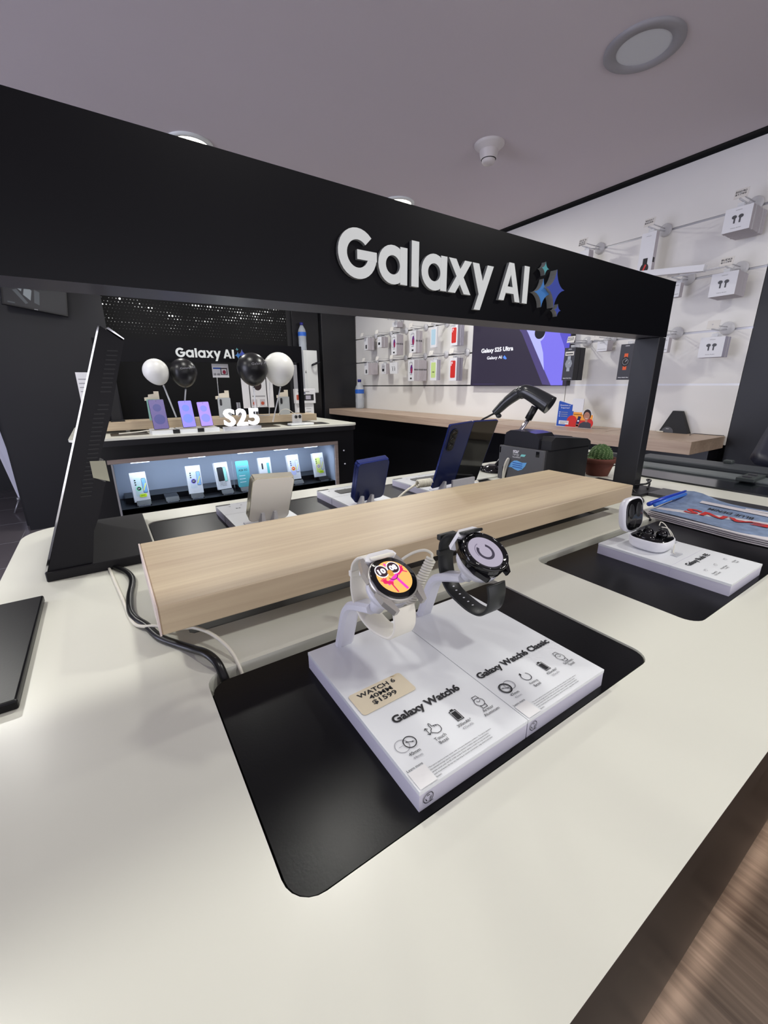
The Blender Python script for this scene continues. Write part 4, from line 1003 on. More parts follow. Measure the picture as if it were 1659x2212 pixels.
def art3(body, scr, dot, price=False, badge=None):
    B = mat('print_%d%d%d' % body, body, .5)
    def f_(m, S, w, h):
        m.prism(rr(.014, .050, .030, h - .032, .006, 3), 'z', .0001, .0002, B, M=S)
        for i in range(3): m.disc(.021, h - .044 - .0125 * i, .0042, M_INK, S, 14, .0004)
        m.prism(rr(.052, .074, .046, h - .036, .004, 3), 'z', .0002, .0003, M_INK, M=S); Q = mat('screen_%d%d%d' % scr, scr, .4)
        m.rect(.0535, .0725, .048, h - .038, Q, S, .0005)
        m.line((.055, .060), (.071, .100), .006, mat('swoosh', (226, 226, 130), .5), S, .0006)
        m.disc(.034, h - .092, .0145, mat('badge_ring_%d%d%d' % dot, dot, .5), S, 20, .0005); m.disc(.034, h - .092, .0105, badge or M_INK, S, 20, .0006)
        m.text('1+', .034, h - .096, M_INKW, S, h=.009, cx=True, z=.0008, bold=.04)
        if price: m.prism(rr(.030, .066, .024, .042, .006, 3), 'z', .0007, .0009, mat('lime_sticker', (206, 240, 40), .5), M=S); m.text('$999', .048, .029, M_INK, S, h=.008, cx=True, z=.0011)
        m.text('Galaxy A16', w / 2, .012, M_INKG, S, w=.03, h=.003, cx=True)
    return f_
def art_black(m, S, w, h):
    m.prism(rr(.010, .046, .050, h - .028, .006, 3), 'z', .0001, .0002, M_BOXBK, M=S); m.prism(rr(.046, .066, .046, h - .030, .004, 3), 'z', .0002, .0003, M_INK, M=S); m.rect(.0475, .0645, .048, h - .032, mat('screen_mint', (150, 210, 200), .4), S, .0005)
    for i, t_ in enumerate(('4GB RAM', '128GB ROM', '5 YEARS')): m.text(t_, .034, .038 - .009 * i, M_INK, S, w=.04, h=.006, cx=True)
def art_small(m, S, w, h):
    m.prism(rr(.018, .028, h - .075, h - .035, .0045, 3), 'z', .0001, .0002, M_INK, M=S); m.rect(.052, .068, .03, h - .035, mat('screen_aqua', (90, 180, 180), .4), S, .0002)
carton(.112, -.618, 0, art3((196, 214, 216), (126, 176, 222), (150, 240, 190), True), 'leftmost phone carton in the lit case, with a lime price sticker', rot=math.radians(6))
carton(.395, -.612, 0, art3((206, 214, 222), (140, 180, 226), (130, 110, 210)), 'phone carton with a violet-ringed badge in the left pane of the lit case', rot=math.radians(-3))
carton(.562, -.609, 0, art_black, 'phone carton picturing a black phone in the lit case', rot=math.radians(8))
carton(.685, -.612, 0, None, 'teal dummy phone reading Galaxy A26 5G in the lit case', teal=True)
carton(.828, -.606, 0, art_small, 'plain phone carton partly hidden by the white folded phone', rot=math.radians(-2))
carton(1.025, -.606, 0, art3((186, 190, 232), (196, 200, 226), (250, 220, 60), False, M_RED), 'phone carton picturing a lavender phone with a rainbow badge', rot=math.radians(2))
carton(1.212, -.610, 0, art3((206, 218, 128), (200, 206, 210), (230, 190, 200), True, M_INKG), 'rightmost phone carton in the lit case, picturing a yellow-green phone', rot=math.radians(4))
for i, cx_ in enumerate((.115, .26, .395, .57, .685, 1.035, 1.225)):
    m = MB(); m.prism([(2.60, -.640), (2.60, -.632), (2.622, -.612), (2.70, -.607), (2.70, -.640)], 'x', cx_ - .035, cx_ + .035, M_BLK)
    S = surf((cx_ - .035, 2.5995, -.640), (1, 0, 0), (0, 0, 1)); m.rect(.006, .064, .001, .008, mat('stand_label', (190, 196, 210), .5), S); m.text('SAMSUNG', .035, .0015, M_INK, S, w=.05, h=.006, cx=True, z=.0003)
    m.build('carton_stand', None, ('black wedge stand labelled SAMSUNG below %s' % ['the leftmost phone carton', 'the empty spot right of the leftmost carton', 'the violet-badged carton', 'the black-phone carton', 'the teal dummy phone', 'the lavender-phone carton', 'the rightmost carton'][i]), 'stand', 'wedge stands in the lit case')

# riser, post, header of the far kiosk
Rz = thing('counter_riser', 'oak riser shelf on the far kiosk behind the upright phones', 'shelf', (.60, 2.90, -.25))
MB().box(-.06, 1.28, 2.80, 2.99, -.236, -.190, M_WOODT, .001, 1).build('shelf_board', Rz)
for xx in (.1, 1.1): MB().box(xx, xx + .02, 2.85, 2.95, -.25, -.236, M_WHITE).build('support_leg', Rz)
HD2 = thing('header_sign', 'smaller black beam sign with white Galaxy AI lettering over the far kiosk', 'sign', (.65, 2.92, -.19))
m = MB(); m.add([(.02, 2.9, .134), (1.236, 2.9, .1545), (1.236, 2.9, .262), (.02, 2.9, .257), (.02, 2.955, .134), (1.236, 2.955, .1545), (1.236, 2.955, .262), (.02, 2.955, .257)], [(0, 1, 2, 3), (5, 4, 7, 6), (1, 5, 6, 2), (4, 0, 3, 7), (3, 2, 6, 7), (4, 5, 1, 0)], M_HEAD); m.build('beam', HD2)
MB().box(1.214, 1.236, 2.90, 2.95, -.19, .155, M_HEAD).build('post', HD2)
MB().box(.02, .04, 2.90, 2.95, -.19, .135, M_HEAD).build('post', HD2)
letters(HD2, .428, .170, 1.03, 2.9, .006, M_LET, M_LETS)
star(HD2, .792, .226, .010, .010, 2.9, .006, M_ST1, M_LETS); star(HD2, .795, .190, .022, .022, 2.9, .006, M_ST2, M_LETS); star(HD2, .822, .198, .026, .030, 2.9, .009, M_ST3, M_LETS)

# phones facing us on the far counter
E_PH = [emis('phone_screen_a', (104, 92, 150), .9), emis('phone_screen_b', (150, 140, 246), 1.0), emis('phone_screen_c', (176, 150, 240), 1.0)]
E_PD = [emis('phone_swirl_a', (74, 76, 140), .9), emis('phone_swirl_b', (120, 140, 250), 1.0), emis('phone_swirl_c', (140, 146, 246), 1.0)]
for i, (xb, w, zb, zt, yb, lab) in enumerate(((.223, .0765, -.224, -.068, 2.60, 'largest upright phone with a purple swirl screen, left on the far counter'), (.369, .071, -.222, -.077, 2.60, 'middle upright phone with a bright lilac swirl screen on the far counter'), (.469, .068, -.222, -.086, 2.62, 'smallest of the three swirl-screen phones, beside the lit S25 number'))):
    X = Vector((1, 0, 0)); U = Vector((-.004, .045, zt - zb)); L = U.length; U.normalize(); Xp = (X - U * X.dot(U)).normalized(); Z = Xp.cross(U)
    F = Matrix(((Xp[0], U[0], Z[0], xb), (Xp[1], U[1], Z[1], yb), (Xp[2], U[2], Z[2], zb), (0, 0, 0, 1)))
    T = thing('smartphone', lab, 'phone', (xb + w / 2, yb, -.235), 'swirl-screen phones on the far counter')
    m = MB(F); m.prism(rr(0, w, 0, L, .006, 4), 'z', -.008, -.0004, M_BLKG); m.build('body', T)
    m = MB(F); m.prism(rr(.0015, w - .0015, .0015, L - .0015, .005, 4), 'z', -.0004, .0002, E_PH[i]); I = Matrix.Identity(4)
    m.disc(w * .48, L * .72, w * .27, E_PD[i], I, 24, .0004); m.disc(w * .50, L * .33, w * .36, E_PD[i], I, 28, .0004); m.disc(w / 2, L - .008, .0015, M_BLKG, I, 10, .0006); m.build('screen', T)
m = MB(); m.box(.21, .335, 2.585, 2.72, -.25, -.228, M_TILE); m.box(.345, .455, 2.59, 2.72, -.25, -.228, M_TILE); m.box(.457, .56, 2.59, 2.72, -.25, -.228, M_TILE)
tiles2 = [(.21, .335, 'left'), (.345, .455, 'middle'), (.457, .56, 'right')]
for x0_, x1_, n_ in tiles2:
    m = MB(); m.box(x0_, x1_, 2.585, 2.74, -.25, -.230, M_TILE); m.box((x0_ + x1_) / 2 + .01 + .03, (x0_ + x1_) / 2 + .075, 2.583, 2.60, -.249, -.229, M_BLK) if n_ != 'right' else None
    m.build('display_tile', None, 'white base tile under the %s swirl-screen phone on the far counter' % n_, 'display tile', 'white tiles on the far counter')
for x0_, x1_, lab in ((.02, .20, 'dark tray pad at the left end of the far counter'), (.60, .95, 'dark tray pad around the lit S25 number'), (1.0, 1.30, 'dark tray pad under the earbud stand on the far counter')):
    MB().prism(rr(x0_, x1_, 2.63, 2.79, .012, 3), 'z', -.25, -.2485, M_TRAY).build('display_pad', None, lab, 'display pad')
m = MB(); m.tube(smooth_loop([(.06, 2.72, -.247), (.12, 2.735, -.246), (.18, 2.75, -.243), (.24, 2.76, -.236)], 5, False), .004, M_CABW, 7); m.build('thin_cable', None, 'white cable trailing over the left pad on the far counter', 'cable')
# phones seen from behind on the riser, with cream boards
M_GRN = mat('mint_phone_back', (150, 196, 186), .3); M_SLV = mat('silver_phone_back', (176, 180, 180), .3)
for x0_, x1_, zt, mt, n_, cb_ in ((.228, .30, -.070, M_GRN, 'mint green', 0), (.622, .700, -.070, M_SLV, 'silver-white', 1), (1.02, 1.095, -.070, M_SLV, 'grey-silver', 2)):
    T = thing('smartphone', '%s phone standing with its back to us on the far riser' % n_, 'phone', ((x0_ + x1_) / 2, 2.84, -.19))
    m = MB(); m.prism(rr(x0_, x1_, -.19, zt, .006, 4), 'y', 2.83, 2.838, mt); m.build('body', T)
    m = MB(); m.prism(rr(x0_ + .010, x0_ + .024, zt - .048, zt - .008, .0065, 4), 'y', 2.8265, 2.83, M_BLK); m.build('camera_bump', T)
    m = MB(); q = x0_ - .008; m.prism([(q, zt - .008), (x1_ - .002, zt - .008), (x1_ - .002, zt + .044), (x1_ - .028, zt + .044), (x1_ - .028, zt + .030), (q + .022, zt + .026), (q + .02, zt + .012), (q, zt + .010)], 'y', 2.842, 2.848, mat('cream_board', (226, 216, 196), .7))
    m.build('cream_card', None, 'cream notched card standing above the %s phone' % n_, 'card', 'cream cards on the far riser')
# lit S25
T = thing('lit_number', 'glowing white S25 number sign on the far counter', 'sign', (.685, 2.56, -.235))
MB().box(.578, .790, 2.53, 2.585, -.2495, -.228, M_CLEAR).build('base', T)
for ch, x0_, x1_ in (('S', .583, .646), ('2', .655, .716), ('5', .725, .787)):
    vs_, fs_, a_, b_, c_, d_ = text_geo(ch, .028, .2)
    sx = (x1_ - x0_) / (b_ - a_); sz = .098 / (d_ - c_)
    m = MB(); m.add([(x0_ + (v[0] - a_) * sx, 2.55 - v[2] * .06, -.2235 + (v[1] - c_) * sz) for v in vs_], fs_, E_SIGN); m.build('digit', T)
lamp('sign_glow', 'POINT', (.685, 2.50, -.17), .35, (.95, .95, 1), .05)
# balloons
def balloon(cx, cz, r, mt, lab, tx, tz, text=None, y=2.70, tilt=0, bot=None):
    T = thing('balloon_on_stick', lab, 'balloon', (bot[0], y, bot[1]), 'balloons over the far counter')
    F = Matrix.Translation((cx, y, cz)) @ Matrix.Rotation(tilt, 4, 'Y')
    prof = []
    for i in range(19):
        t_ = PI * i / 18; rr_ = r * math.sin(t_) * (1 - .10 * (1 - math.cos(t_)) / 2 * 0) ; z = math.cos(t_) * r
        if z < 0: z *= 1.16; rr_ *= (1 - .10 * abs(math.cos(t_)))
        prof.append((max(rr_, .0001), z))
    m = MB(F); m.lathe(prof, mt, 36, capends=False); m.lathe([(.001, -r * 1.14), (.006, -r * 1.14 - .010), (.0001, -r * 1.14 - .011)], mt, 12, capends=False)
    if text: 
        TMx = surf((-r * .55, -r * .80, r * .12), (.93, -.12, .10), (0, -.15, 1))
        m.text('Galaxy AI', r * .25, 0, M_INKG, TMx @ Matrix.Translation((0, 0, .018)), w=r * 1.0, h=r * .2)
    m.build('balloon', T)
    p = F @ Vector((0, 0, -r * 1.14 - .008))
    MB().tube([p, ((p[0] + bot[0]) / 2, y, (p[2] + bot[1]) / 2), (bot[0], y, bot[1])], .0045, M_CLEAR, 8).build('stick', T)
M_BALW = mat('white_balloon', (226, 226, 222), .35); M_BALB = mat('black_balloon', (24, 24, 26), .32)
balloon(.288, .082, .066, M_BALW, 'white balloon at the left, its top cut off by the far sign', 0, 0, tilt=-.35, y=2.72, bot=(.357, -.17))
balloon(.432, .080, .074, M_BALB, 'black balloon beside the left white balloon', 0, 0, True, y=2.74, bot=(.396, -.19))
balloon(.808, .103, .090, M_BALB, 'black balloon printed Galaxy AI in front of the far sign', 0, 0, True, y=2.66, bot=(.80, -.22))
balloon(.990, .108, .096, M_BALW, 'large round white balloon at the right of the far kiosk', 0, 0, y=2.70, bot=(.922, -.224))
# posters
def poster(x0, x1, z0, z1, y, lab, art):
    m = MB(); m.box(x0, x1, y, y + .003, z0, z1, M_BOXW); art(m, surf((x0, y - .0004, z0), (1, 0, 0), (0, 0, 1)), x1 - x0, z1 - z0); return m.build('poster', None, lab, 'poster')
def artA(m, S, w, h):
    m.rect(.006, w * .55, h * .62, h * .72, M_BLUE, S); m.rect(w * .5, w * .92, h * .2, h * .7, M_HAIR, S); m.rect(w * .55, w * .87, h * .25, h * .62, M_BOXW, S, .0002); m.ell((w * .72, h * .40, 0), (.012, .014, .0005), M_CRIM, 12, 6, S); m.rect(.006, w * .45, h * .15, h * .3, M_INKG, S)
poster(.638, .740, .055, .139, 2.955, 'small white poster with a phone picture hanging under the far sign', artA)
def artB(m, S, w, h):
    m.rect(w * .22, w * .80, 0.0, h, M_INK, S); m.rect(w * .25, w * .77, .004, h - .004, M_BOXW, S, .0002)
    m.ell((w * .5, h * .72, 0), (.030, .034, .0008), M_HAIR, 16, 6, S); m.ell((w * .5, h * .80, 0), (.014, .014, .0012), M_SKIN, 16, 6, S)
    m.rect(w * .3, w * .72, h * .36, h * .40, M_INKG, S, .0004)
    for cx_ in (.36, .62): m.rect(w * cx_ - .018, w * cx_ + .018, h * .06, h * .28, M_BOXG, S, .0004); m.ell((w * cx_, h * .15, 0), (.014, .014, .0008), mat('rust_print', (176, 76, 54), .5), 12, 6, S)
poster(.815, 1.03, -.145, .06, 2.958, 'large white poster with a phone picture standing behind the black balloon', artB)
m = MB()
for pp in (((.862, 2.80, -.185), (.842, 2.82, .04)), ((.935, 2.80, -.185), (.965, 2.82, .04)), ((.872, 2.80, -.13), (.93, 2.80, -.13))): m.tube(list(pp), .003, M_CLEAR, 8)
m.box(.86, .94, 2.802, 2.84, -.19, -.185, M_CLEAR); m.build('acrylic_easel', None, 'clear acrylic easel on the far riser in front of the large poster', 'easel')
m = MB(); m.tube([(.628, 2.80, .08), (.622, 2.80, -.19)], .0022, M_CLEAR, 8); m.build('clear_rod', None, 'thin clear rod rising by the silver-white phone on the far riser', 'rod')
m = MB(); m.box(.735, .738, 2.80, 2.83, -.19, -.10, M_CLEAR); m.box(.748, .751, 2.80, 2.83, -.19, -.10, M_CLEAR); m.build('acrylic_block', None, 'narrow clear acrylic upright behind the lit number', 'stand')
# earbud stand and leaflet holders
T = thing('earbud_display', 'small clear stand holding earbuds at the right of the far counter', 'stand', (1.09, 2.66, -.25))
m = MB(); m.box(1.02, 1.18, 2.63, 2.70, -.2485, -.238, M_TILE, .001, 1); m.build('base', T)
m = MB(); m.box(1.045, 1.105, 2.65, 2.68, -.238, -.178, M_CLEAR, .004); m.build('holder', T)
for cx_ in (1.062, 1.088): m = MB(); m.ell((cx_, 2.645, -.195), (.010, .008, .012), M_BLKG, 14, 8); m.build('earbud', T)
m = MB(); m.tube(smooth_loop([(.98, 2.76, -.19), (1.0, 2.74, -.155), (1.035, 2.72, -.148), (1.06, 2.70, -.168), (1.075, 2.68, -.180)], 6, False), .002, M_CABW, 7); m.build('thin_cable', None, 'thin white cable arching into the earbud stand on the far counter', 'cable')
def artC(m, S, w, h):
    m.rect(.02, w * .7, h * .78, h * .84, M_INKG, S); m.rect(w * .25, w * .5, h * .68, h * .76, M_NAVY, S); m.rect(w * .05, w * .35, h * .25, h * .6, mat('rust_print', (176, 76, 54), .5), S); m.rect(w * .35, w * .9, h * .2, h * .62, M_INK, S, .0001); m.rect(w * .5, w * .75, h * .28, h * .55, M_BOXV, S, .0003)
T = thing('leaflet_holder', 'white leaflet box beside the right post of the far kiosk', 'leaflet holder', (1.30, 3.05, -.25))
m = MB(); m.box(1.235, 1.375, 3.05, 3.09, -.245, -.130, M_BOXW, .002, 1); m.build('lower_box', T)
m = MB(); m.box(1.222, 1.385, 3.03, 3.07, -.128, -.022, M_BOXW, .004, 2); artC(m, surf((1.222, 3.0295, -.128), (1, 0, 0), (0, 0, 1)), .163, .106); m.build('upper_box', T)
for i in range(4): MB().box(1.31, 1.35, 3.048, 3.0495, -.235 + .022 * i, -.232 + .022 * i, M_INKG).build('print_line', T)
MB().box(1.245, 1.305, 3.10, 3.104, -.03, .15, mat('grey_sheet', (150, 150, 156), .6)).build('paper_sheet', None, 'grey sheet standing just left of the far right post', 'sheet')
m = MB(); m.box(-.085, -.02, 2.93, 2.934, -.25, .078, M_BOXW); S = surf((-.085, 2.929, -.1), (1, 0, 0), (0, 0, 1))
for i in range(4): m.rect(.008, .055, .14 - .022 * i, .144 - .022 * i, M_INKG, S)
m.build('poster', None, 'white notice peeking out left of the edge-on monitor', 'poster')
T = thing('tablet_stand', 'flat black stand foot at the left of the far riser', 'stand', (.07, 2.88, -.19)); MB().box(.035, .105, 2.84, 2.92, -.19, -.184, M_BLK).build('foot', T); MB().box(.045, .09, 2.880, 2.888, -.184, -.02, mat('faint_black', (22, 22, 25), .5)).build('upright', T)

# ================================================================== BACK / FAR THINGS
T = thing('wall_cabinet', 'white metal box mounted on the dark far wall', 'cabinet', (1.93, 4.36, -.08))
m = MB(); m.box(1.852, 2.005, 4.30, 4.47, -.075, .356, mat('white_metal', (206, 208, 206), .45), .003, 1); m.build('body', T)
m = MB(); m.box(1.882, 2.003, 4.294, 4.300, -.07, .350, mat('white_metal2', (214, 216, 214), .45), .002, 1); m.build('door', T)
m = MB(); m.ell((1.868, 4.297, .135), (.006, .004, .006), M_BLK, 10, 6); m.ell((1.868, 4.297, .148), (.004, .004, .004), M_BLK, 10, 6); m.build('lock', T)
def bottle(cx, y, z, h, r, lab, lab_z):
    T = thing('water_bottle', lab, 'bottle', (cx, y, z))
    F = Matrix.Translation((cx, y, z))
    m = MB(F); m.lathe([(.0001, 0), (r * .92, 0), (r, .01), (r * .96, h * .2), (r, h * .24), (r * .96, h * .42), (r, h * .5), (r, h * .66), (r * .85, h * .76), (r * .5, h * .86), (r * .36, h * .9), (r * .36, h * .93)], M_PETG, 28, capends=False); m.build('body', T)
    m = MB(F); m.lathe([(.0001, .004), (r * .9, .004), (r * .9, h * .34), (.0001, h * .34)], mat('water', (190, 200, 210), .05, alpha=.25), 24, capends=False); m.build('water', T)
    m = MB(F); m.lathe([(r * 1.02, h * lab_z), (r * 1.02, h * (lab_z + .14))], M_PETL, 28, capends=False); m.build('label_band', T)
    m = MB(F); m.lathe([(r * .42, h * .91), (r * .42, h), (.0001, h)], M_CAP, 20); m.build('cap', T)
bottle(1.885, 4.38, .356, .272, .042, 'clear water bottle standing on the white wall cabinet', .52)
bottle(2.462, 4.20, -.25, .315, .050, 'clear water bottle with a blue label at the far end of the long wall shelf', .52)
m = MB(); m.tube(smooth_loop([(1.935, 4.28, .205), (1.925, 4.24, .21), (1.95, 4.22, .222), (2.01, 4.26, .238), (2.06, 4.36, .245), (2.08, 4.43, .245)], 6, False), .011, mat('handle_metal', (60, 60, 64), .25, metal=.8), 10); m.build('door_handle', None, 'dark metal lever handle on the black far door', 'handle')
# TV
T = thing('wall_monitor', 'black security monitor angled high on the black wall at upper left', 'monitor', (-.27, 4.3, .53))
V_ = Vector((.37, 0, 0)); F = Matrix.Translation((-.46, 4.22, .60)) @ Matrix.Rotation(math.radians(12), 4, 'Z') @ Matrix.Rotation(math.radians(7), 4, 'Y')
m = MB(F); m.box(0, .385, 0, .03, -.03, .22, M_BLK, .003, 1); m.build('frame', T)
m = MB(F @ surf((.012, -.0006, -.018), (1, 0, 0), (0, 0, 1))); I = Matrix.Identity(4)
m.rect(0, .361, 0, .225, emis('tv_dark', (30, 30, 36), .8), I); A = emis('tv_light', (120, 126, 132), .8); B = emis('tv_mid', (70, 74, 80), .8)
m.poly([(.06, .13, .0003), (.10, .10, .0003), (.11, .145, .0003), (.08, .16, .0003)], A, I); m.poly([(.11, .08, .0003), (.15, .05, .0003), (.16, .12, .0003), (.12, .15, .0003)], A, I); m.poly([(.17, .04, .0003), (.20, .03, .0003), (.205, .12, .0003), (.175, .13, .0003)], B, I); m.poly([(.05, .10, .0003), (.12, .02, .0003), (.135, .03, .0003), (.075, .11, .0003)], B, I)
m.text('CAM 04', .02, .010, B, I, h=.008, z=.0003) if False else m.rect(.02, .06, .010, .018, B, I, .0003)
m.build('screen', T); m = MB(F @ surf((.19, -.001, -.026), (1, 0, 0), (0, 0, 1))); m.text('AOC', 0, 0, M_INKW, I, w=.022, h=.006, cx=True); m.build('logo', T)
MB().tube([(-.27, 4.27, .66), (-.27, 4.385, .66)], .02, M_BLK, 10).build('wall_arm', T)
# roll-up banner
T = thing('roll_up_banner', 'tall white roll-up banner seen edge-on at the far left', 'banner', (-.82, 5.1, FZ))
m = MB(); m.add([(-.86, 5.10, .45), (-.745, 5.10, -1.060), (-.800, 5.14, -1.02), (-1.0, 5.16, .45)], [(0, 1, 2, 3)], mat('banner_white', (226, 226, 240), .5)); m.add([(-.86, 5.105, .45), (-.745, 5.105, -1.060), (-.800, 5.145, -1.02), (-1.0, 5.165, .45)], [(3, 2, 1, 0)], mat('banner_white', (226, 226, 240))); m.build('fabric', T)
MB().tube([(-.795, 5.12, -1.02), (-.850, 5.10, -1.145)], .008, M_ALU, 8).build('foot', T); MB().tube([(-.80, 5.12, -1.005), (-.80, 5.12, -1.035)], .014, M_ALU, 8).build('foot', T)
MB().tube([(-.79, 5.14, -1.03), (-.93, 5.17, .45)], .006, M_ALU, 8).build('pole', T)

# ------------------------------------------------------------------ right wall shelf and what stands on it
T = thing('wall_shelf', 'long thick oak shelf running under the white display wall', 'shelf', (2.36, 2.6, -.30))
MB().box(2.172, 2.548, .788, 4.44, -.3085, -.25, M_WOODE, .001, 1).build('shelf_board', T)
m = MB()
for yy in (2.05, 3.3): m.box(2.30, 2.50, yy, yy + .22, -.2502, -.2494, mat('seam_brown', (120, 98, 84), .6)); m.box(2.302, 2.498, yy + .004, yy + .216, -.2502, -.2492, M_WOODE)
m.box(2.30, 2.50, 1.25, 1.254, -.2502, -.2494, mat('seam_brown', (120, 98, 84))); m.build('cable_flap', T)
MB().box(2.42, 2.545, .80, 4.42, -1.15, -.3085, M_BODY2).build('support_panel', T)
# speaker-like pyramid
T = thing('charging_pyramid', 'black pyramid-shaped device on the near end of the long shelf', 'device', (2.50, 1.0, -.25))
m = MB(); yc = 1.0
vs = [(2.500, .936, -.25), (2.500, 1.073, -.25), (2.546, 1.073, -.25), (2.546, .936, -.25), (2.512, .982, -.137), (2.512, 1.026, -.137), (2.534, 1.026, -.137), (2.534, .982, -.137)]
m.add(vs, [(0, 4, 5, 1), (1, 5, 6, 2), (2, 6, 7, 3), (3, 7, 4, 0), (4, 7, 6, 5), (0, 1, 2, 3)], mat('pyramid_black', (20, 20, 23), .6)); m.build('body', T)
m = MB(surf((2.4995, 1.066, -.2495), (0, -1, 0), (.106, 0, 1))); m.ring(.035, 0, 0, .030, M_GREYP, Matrix.Identity(4), 0, 180, 20, .0006); m.text('Belkin', .035, .018, M_INKW, Matrix.Identity(4), w=.014, h=.004, cx=True, z=.001); m.build('port_plate', T)
m = MB(); m.tube([(2.494, 1.078, -.246), (2.492, 1.046, -.246)], .0035, M_CABW, 8); m.build('plug', T)
m = MB(); m.tube(smooth_loop([(2.44, .90, -.247), (2.50, .905, -.2445), (2.52, .86, -.246), (2.53, .82, -.247), (2.54, .79, -.247)], 6, False), .0016, M_CABB, 7); m.build('black_cord', None, 'thin black cord at the near end of the long wall shelf', 'cord')
# enquiry stand sign
T = thing('counter_card', 'small die-cut card reading Questions or Inquiries on the wall shelf', 'sign', (2.36, 1.5, -.25))
S = surf((2.36, 1.605, -.2495), (0, -1, 0), (0, 0, 1))
m = MB(); out = [(0, 0), (.232, 0), (.238, .078), (.226, .082), (.222, .096), (.214, .107), (.200, .112), (.186, .107), (.178, .098), (.166, .096), (.168, .168), (.098, .168), (.092, .135), (.012, .156), (.003, .150)]
m.prism(out, 'z', -.003, 0, M_BOXW, M=S); m.build('card', T)
m = MB(S); I = Matrix.Identity(4)
m.add([(p[0], p[1], .0005) for p in [(.003, .003), (.060, .003), (.085, .030), (.105, .050), (.110, .090), (.112, .134), (.092, .132), (.012, .152), (.006, .147)]], [tuple(range(9))], M_BLUE)
m.rect(.055, .232, .002, .045, M_RED, I, .0004); m.rect(.110, .234, .045, .078, M_ORG2, I, .0004); m.rect(.105, .166, .075, .090, M_ORG2, I, .0004); m.disc(.105, .036, .034, M_RED, I, 24, .0006); m.disc(.215, .030, .026, M_RED, I, 20, .0006)
m.rect(.100, .167, .095, .167, M_BOXW, I, .0007)
m.text('Questions or', .052, .122, M_INKW, I, w=.072, h=.010, cx=True, z=.0008); m.text('Inquiries?', .052, .106, M_INKW, I, w=.056, h=.011, cx=True, z=.0008)
for i in range(3): m.disc(.018, .086 - .012 * i, .003, M_INKW, I, 10, .0008); m.rect(.026, .072, .0845 - .012 * i, .0875 - .012 * i, M_INKG, I, .0008)
m.rect(.018, .085, .014, .036, M_BOXW, I, .0009); m.rect(.026, .080, .026, .030, M_INKG, I, .001); m.rect(.026, .060, .018, .022, M_INKG, I, .001)
# printed woman with phone
m.add([(p[0], p[1], .0010) for p in [(.150, .002), (.230, .002), (.228, .028), (.212, .036), (.196, .040), (.178, .036), (.160, .026)]], [tuple(range(7))], mat('charcoal_print', (60, 60, 72), .5))
m.disc(.198, .078, .0245, M_HAIR, I, 24, .0012, sy=1.25); m.disc(.197, .070, .0185, M_SKIN, I, 24, .0014, sy=1.30); m.rect(.190, .204, .036, .050, M_SKIN, I, .0013); m.ring(.197, .062, .005, .0075, M_BOXW, I, 200, 340, 12, .0016)
for dx in (-.007, .007): m.disc(.197 + dx, .077, .002, M_HAIR, I, 8, .0016)
m.add([(.133, .022, .0012), (.152, .022, .0012), (.162, .066, .0012), (.144, .068, .0012)], [(0, 1, 2, 3)], M_NAVY); m.rect(.142, .153, .036, .044, M_INKW, I, .0015); m.disc(.143, .018, .010, M_SKIN, I, 14, .0011); m.rect(.134, .150, .002, .018, M_SKIN, I, .0011)
m.build('print', T)
# lit poster
T = thing('lit_poster_screen', 'dark lit screen advertising the Galaxy S25 Ultra on the white wall', 'screen', (2.53, 2.08, 0))
y1_, y0_ = 2.515, 1.665; ht = .46
MB().box(2.508, 2.549, y0_, y1_, -.008, ht, M_BLK).build('frame', T)
S = surf((2.507, y1_, -.008), (0, -1, 0), (0, 0, 1)); m = MB(S); I = Matrix.Identity(4); Wd = y1_ - y0_
m.rect(0, Wd, 0, ht + .008, E_SCRD, I)
def pp(y, z): return (y1_ - y, z + .008)
def pl(pts, mt, z): m.add([(pp(a, b_)[0], pp(a, b_)[1], z) for a, b_ in pts][::-1], [tuple(range(len(pts)))], mt)
pl([(2.155, .45), (2.047, .338), (1.842, 0.0), (1.776, -.006), (1.995, .335), (2.08, .45)], E_SCRM, .0006)
pl([(2.08, .45), (1.995, .335), (1.776, -.006), (1.69, -.006), (1.702, .215), (1.735, .29), (1.78, .36), (1.80, .45)], E_SCRP, .0008)
pl([(2.08, .45), (1.995, .335), (1.84, .09), (1.86, .20), (1.90, .30), (1.95, .45)], E_SCRL, .0010)
pl([(1.79, .45), (1.745, .30), (1.70, .215), (1.672, .215), (1.672, .45)], emis('lightbox_violet', (84, 78, 190), 1.0), .0010)
m.disc(*pp(1.905, .318), .046, E_SCRL, I, 28, .0012); m.disc(*pp(1.90, .330), .041, E_SCRK, I, 28, .0014)
m.text('Galaxy S25 Ultra', *pp(2.416, .223), E_SCRW, I, w=.305, h=.040, z=.002, bold=.035); m.text('Galaxy AI', *pp(2.354, .176), E_SCRW, I, w=.145, h=.028, z=.002, bold=.02); m.disc(*pp(2.185, .190), .014, E_SCRB, I, 4, .002); m.disc(*pp(2.172, .182), .009, E_SCRB, I, 4, .002)
m.rect(.03, .26, .012, .014, E_SCRM, I, .002)
m.build('screen', T)

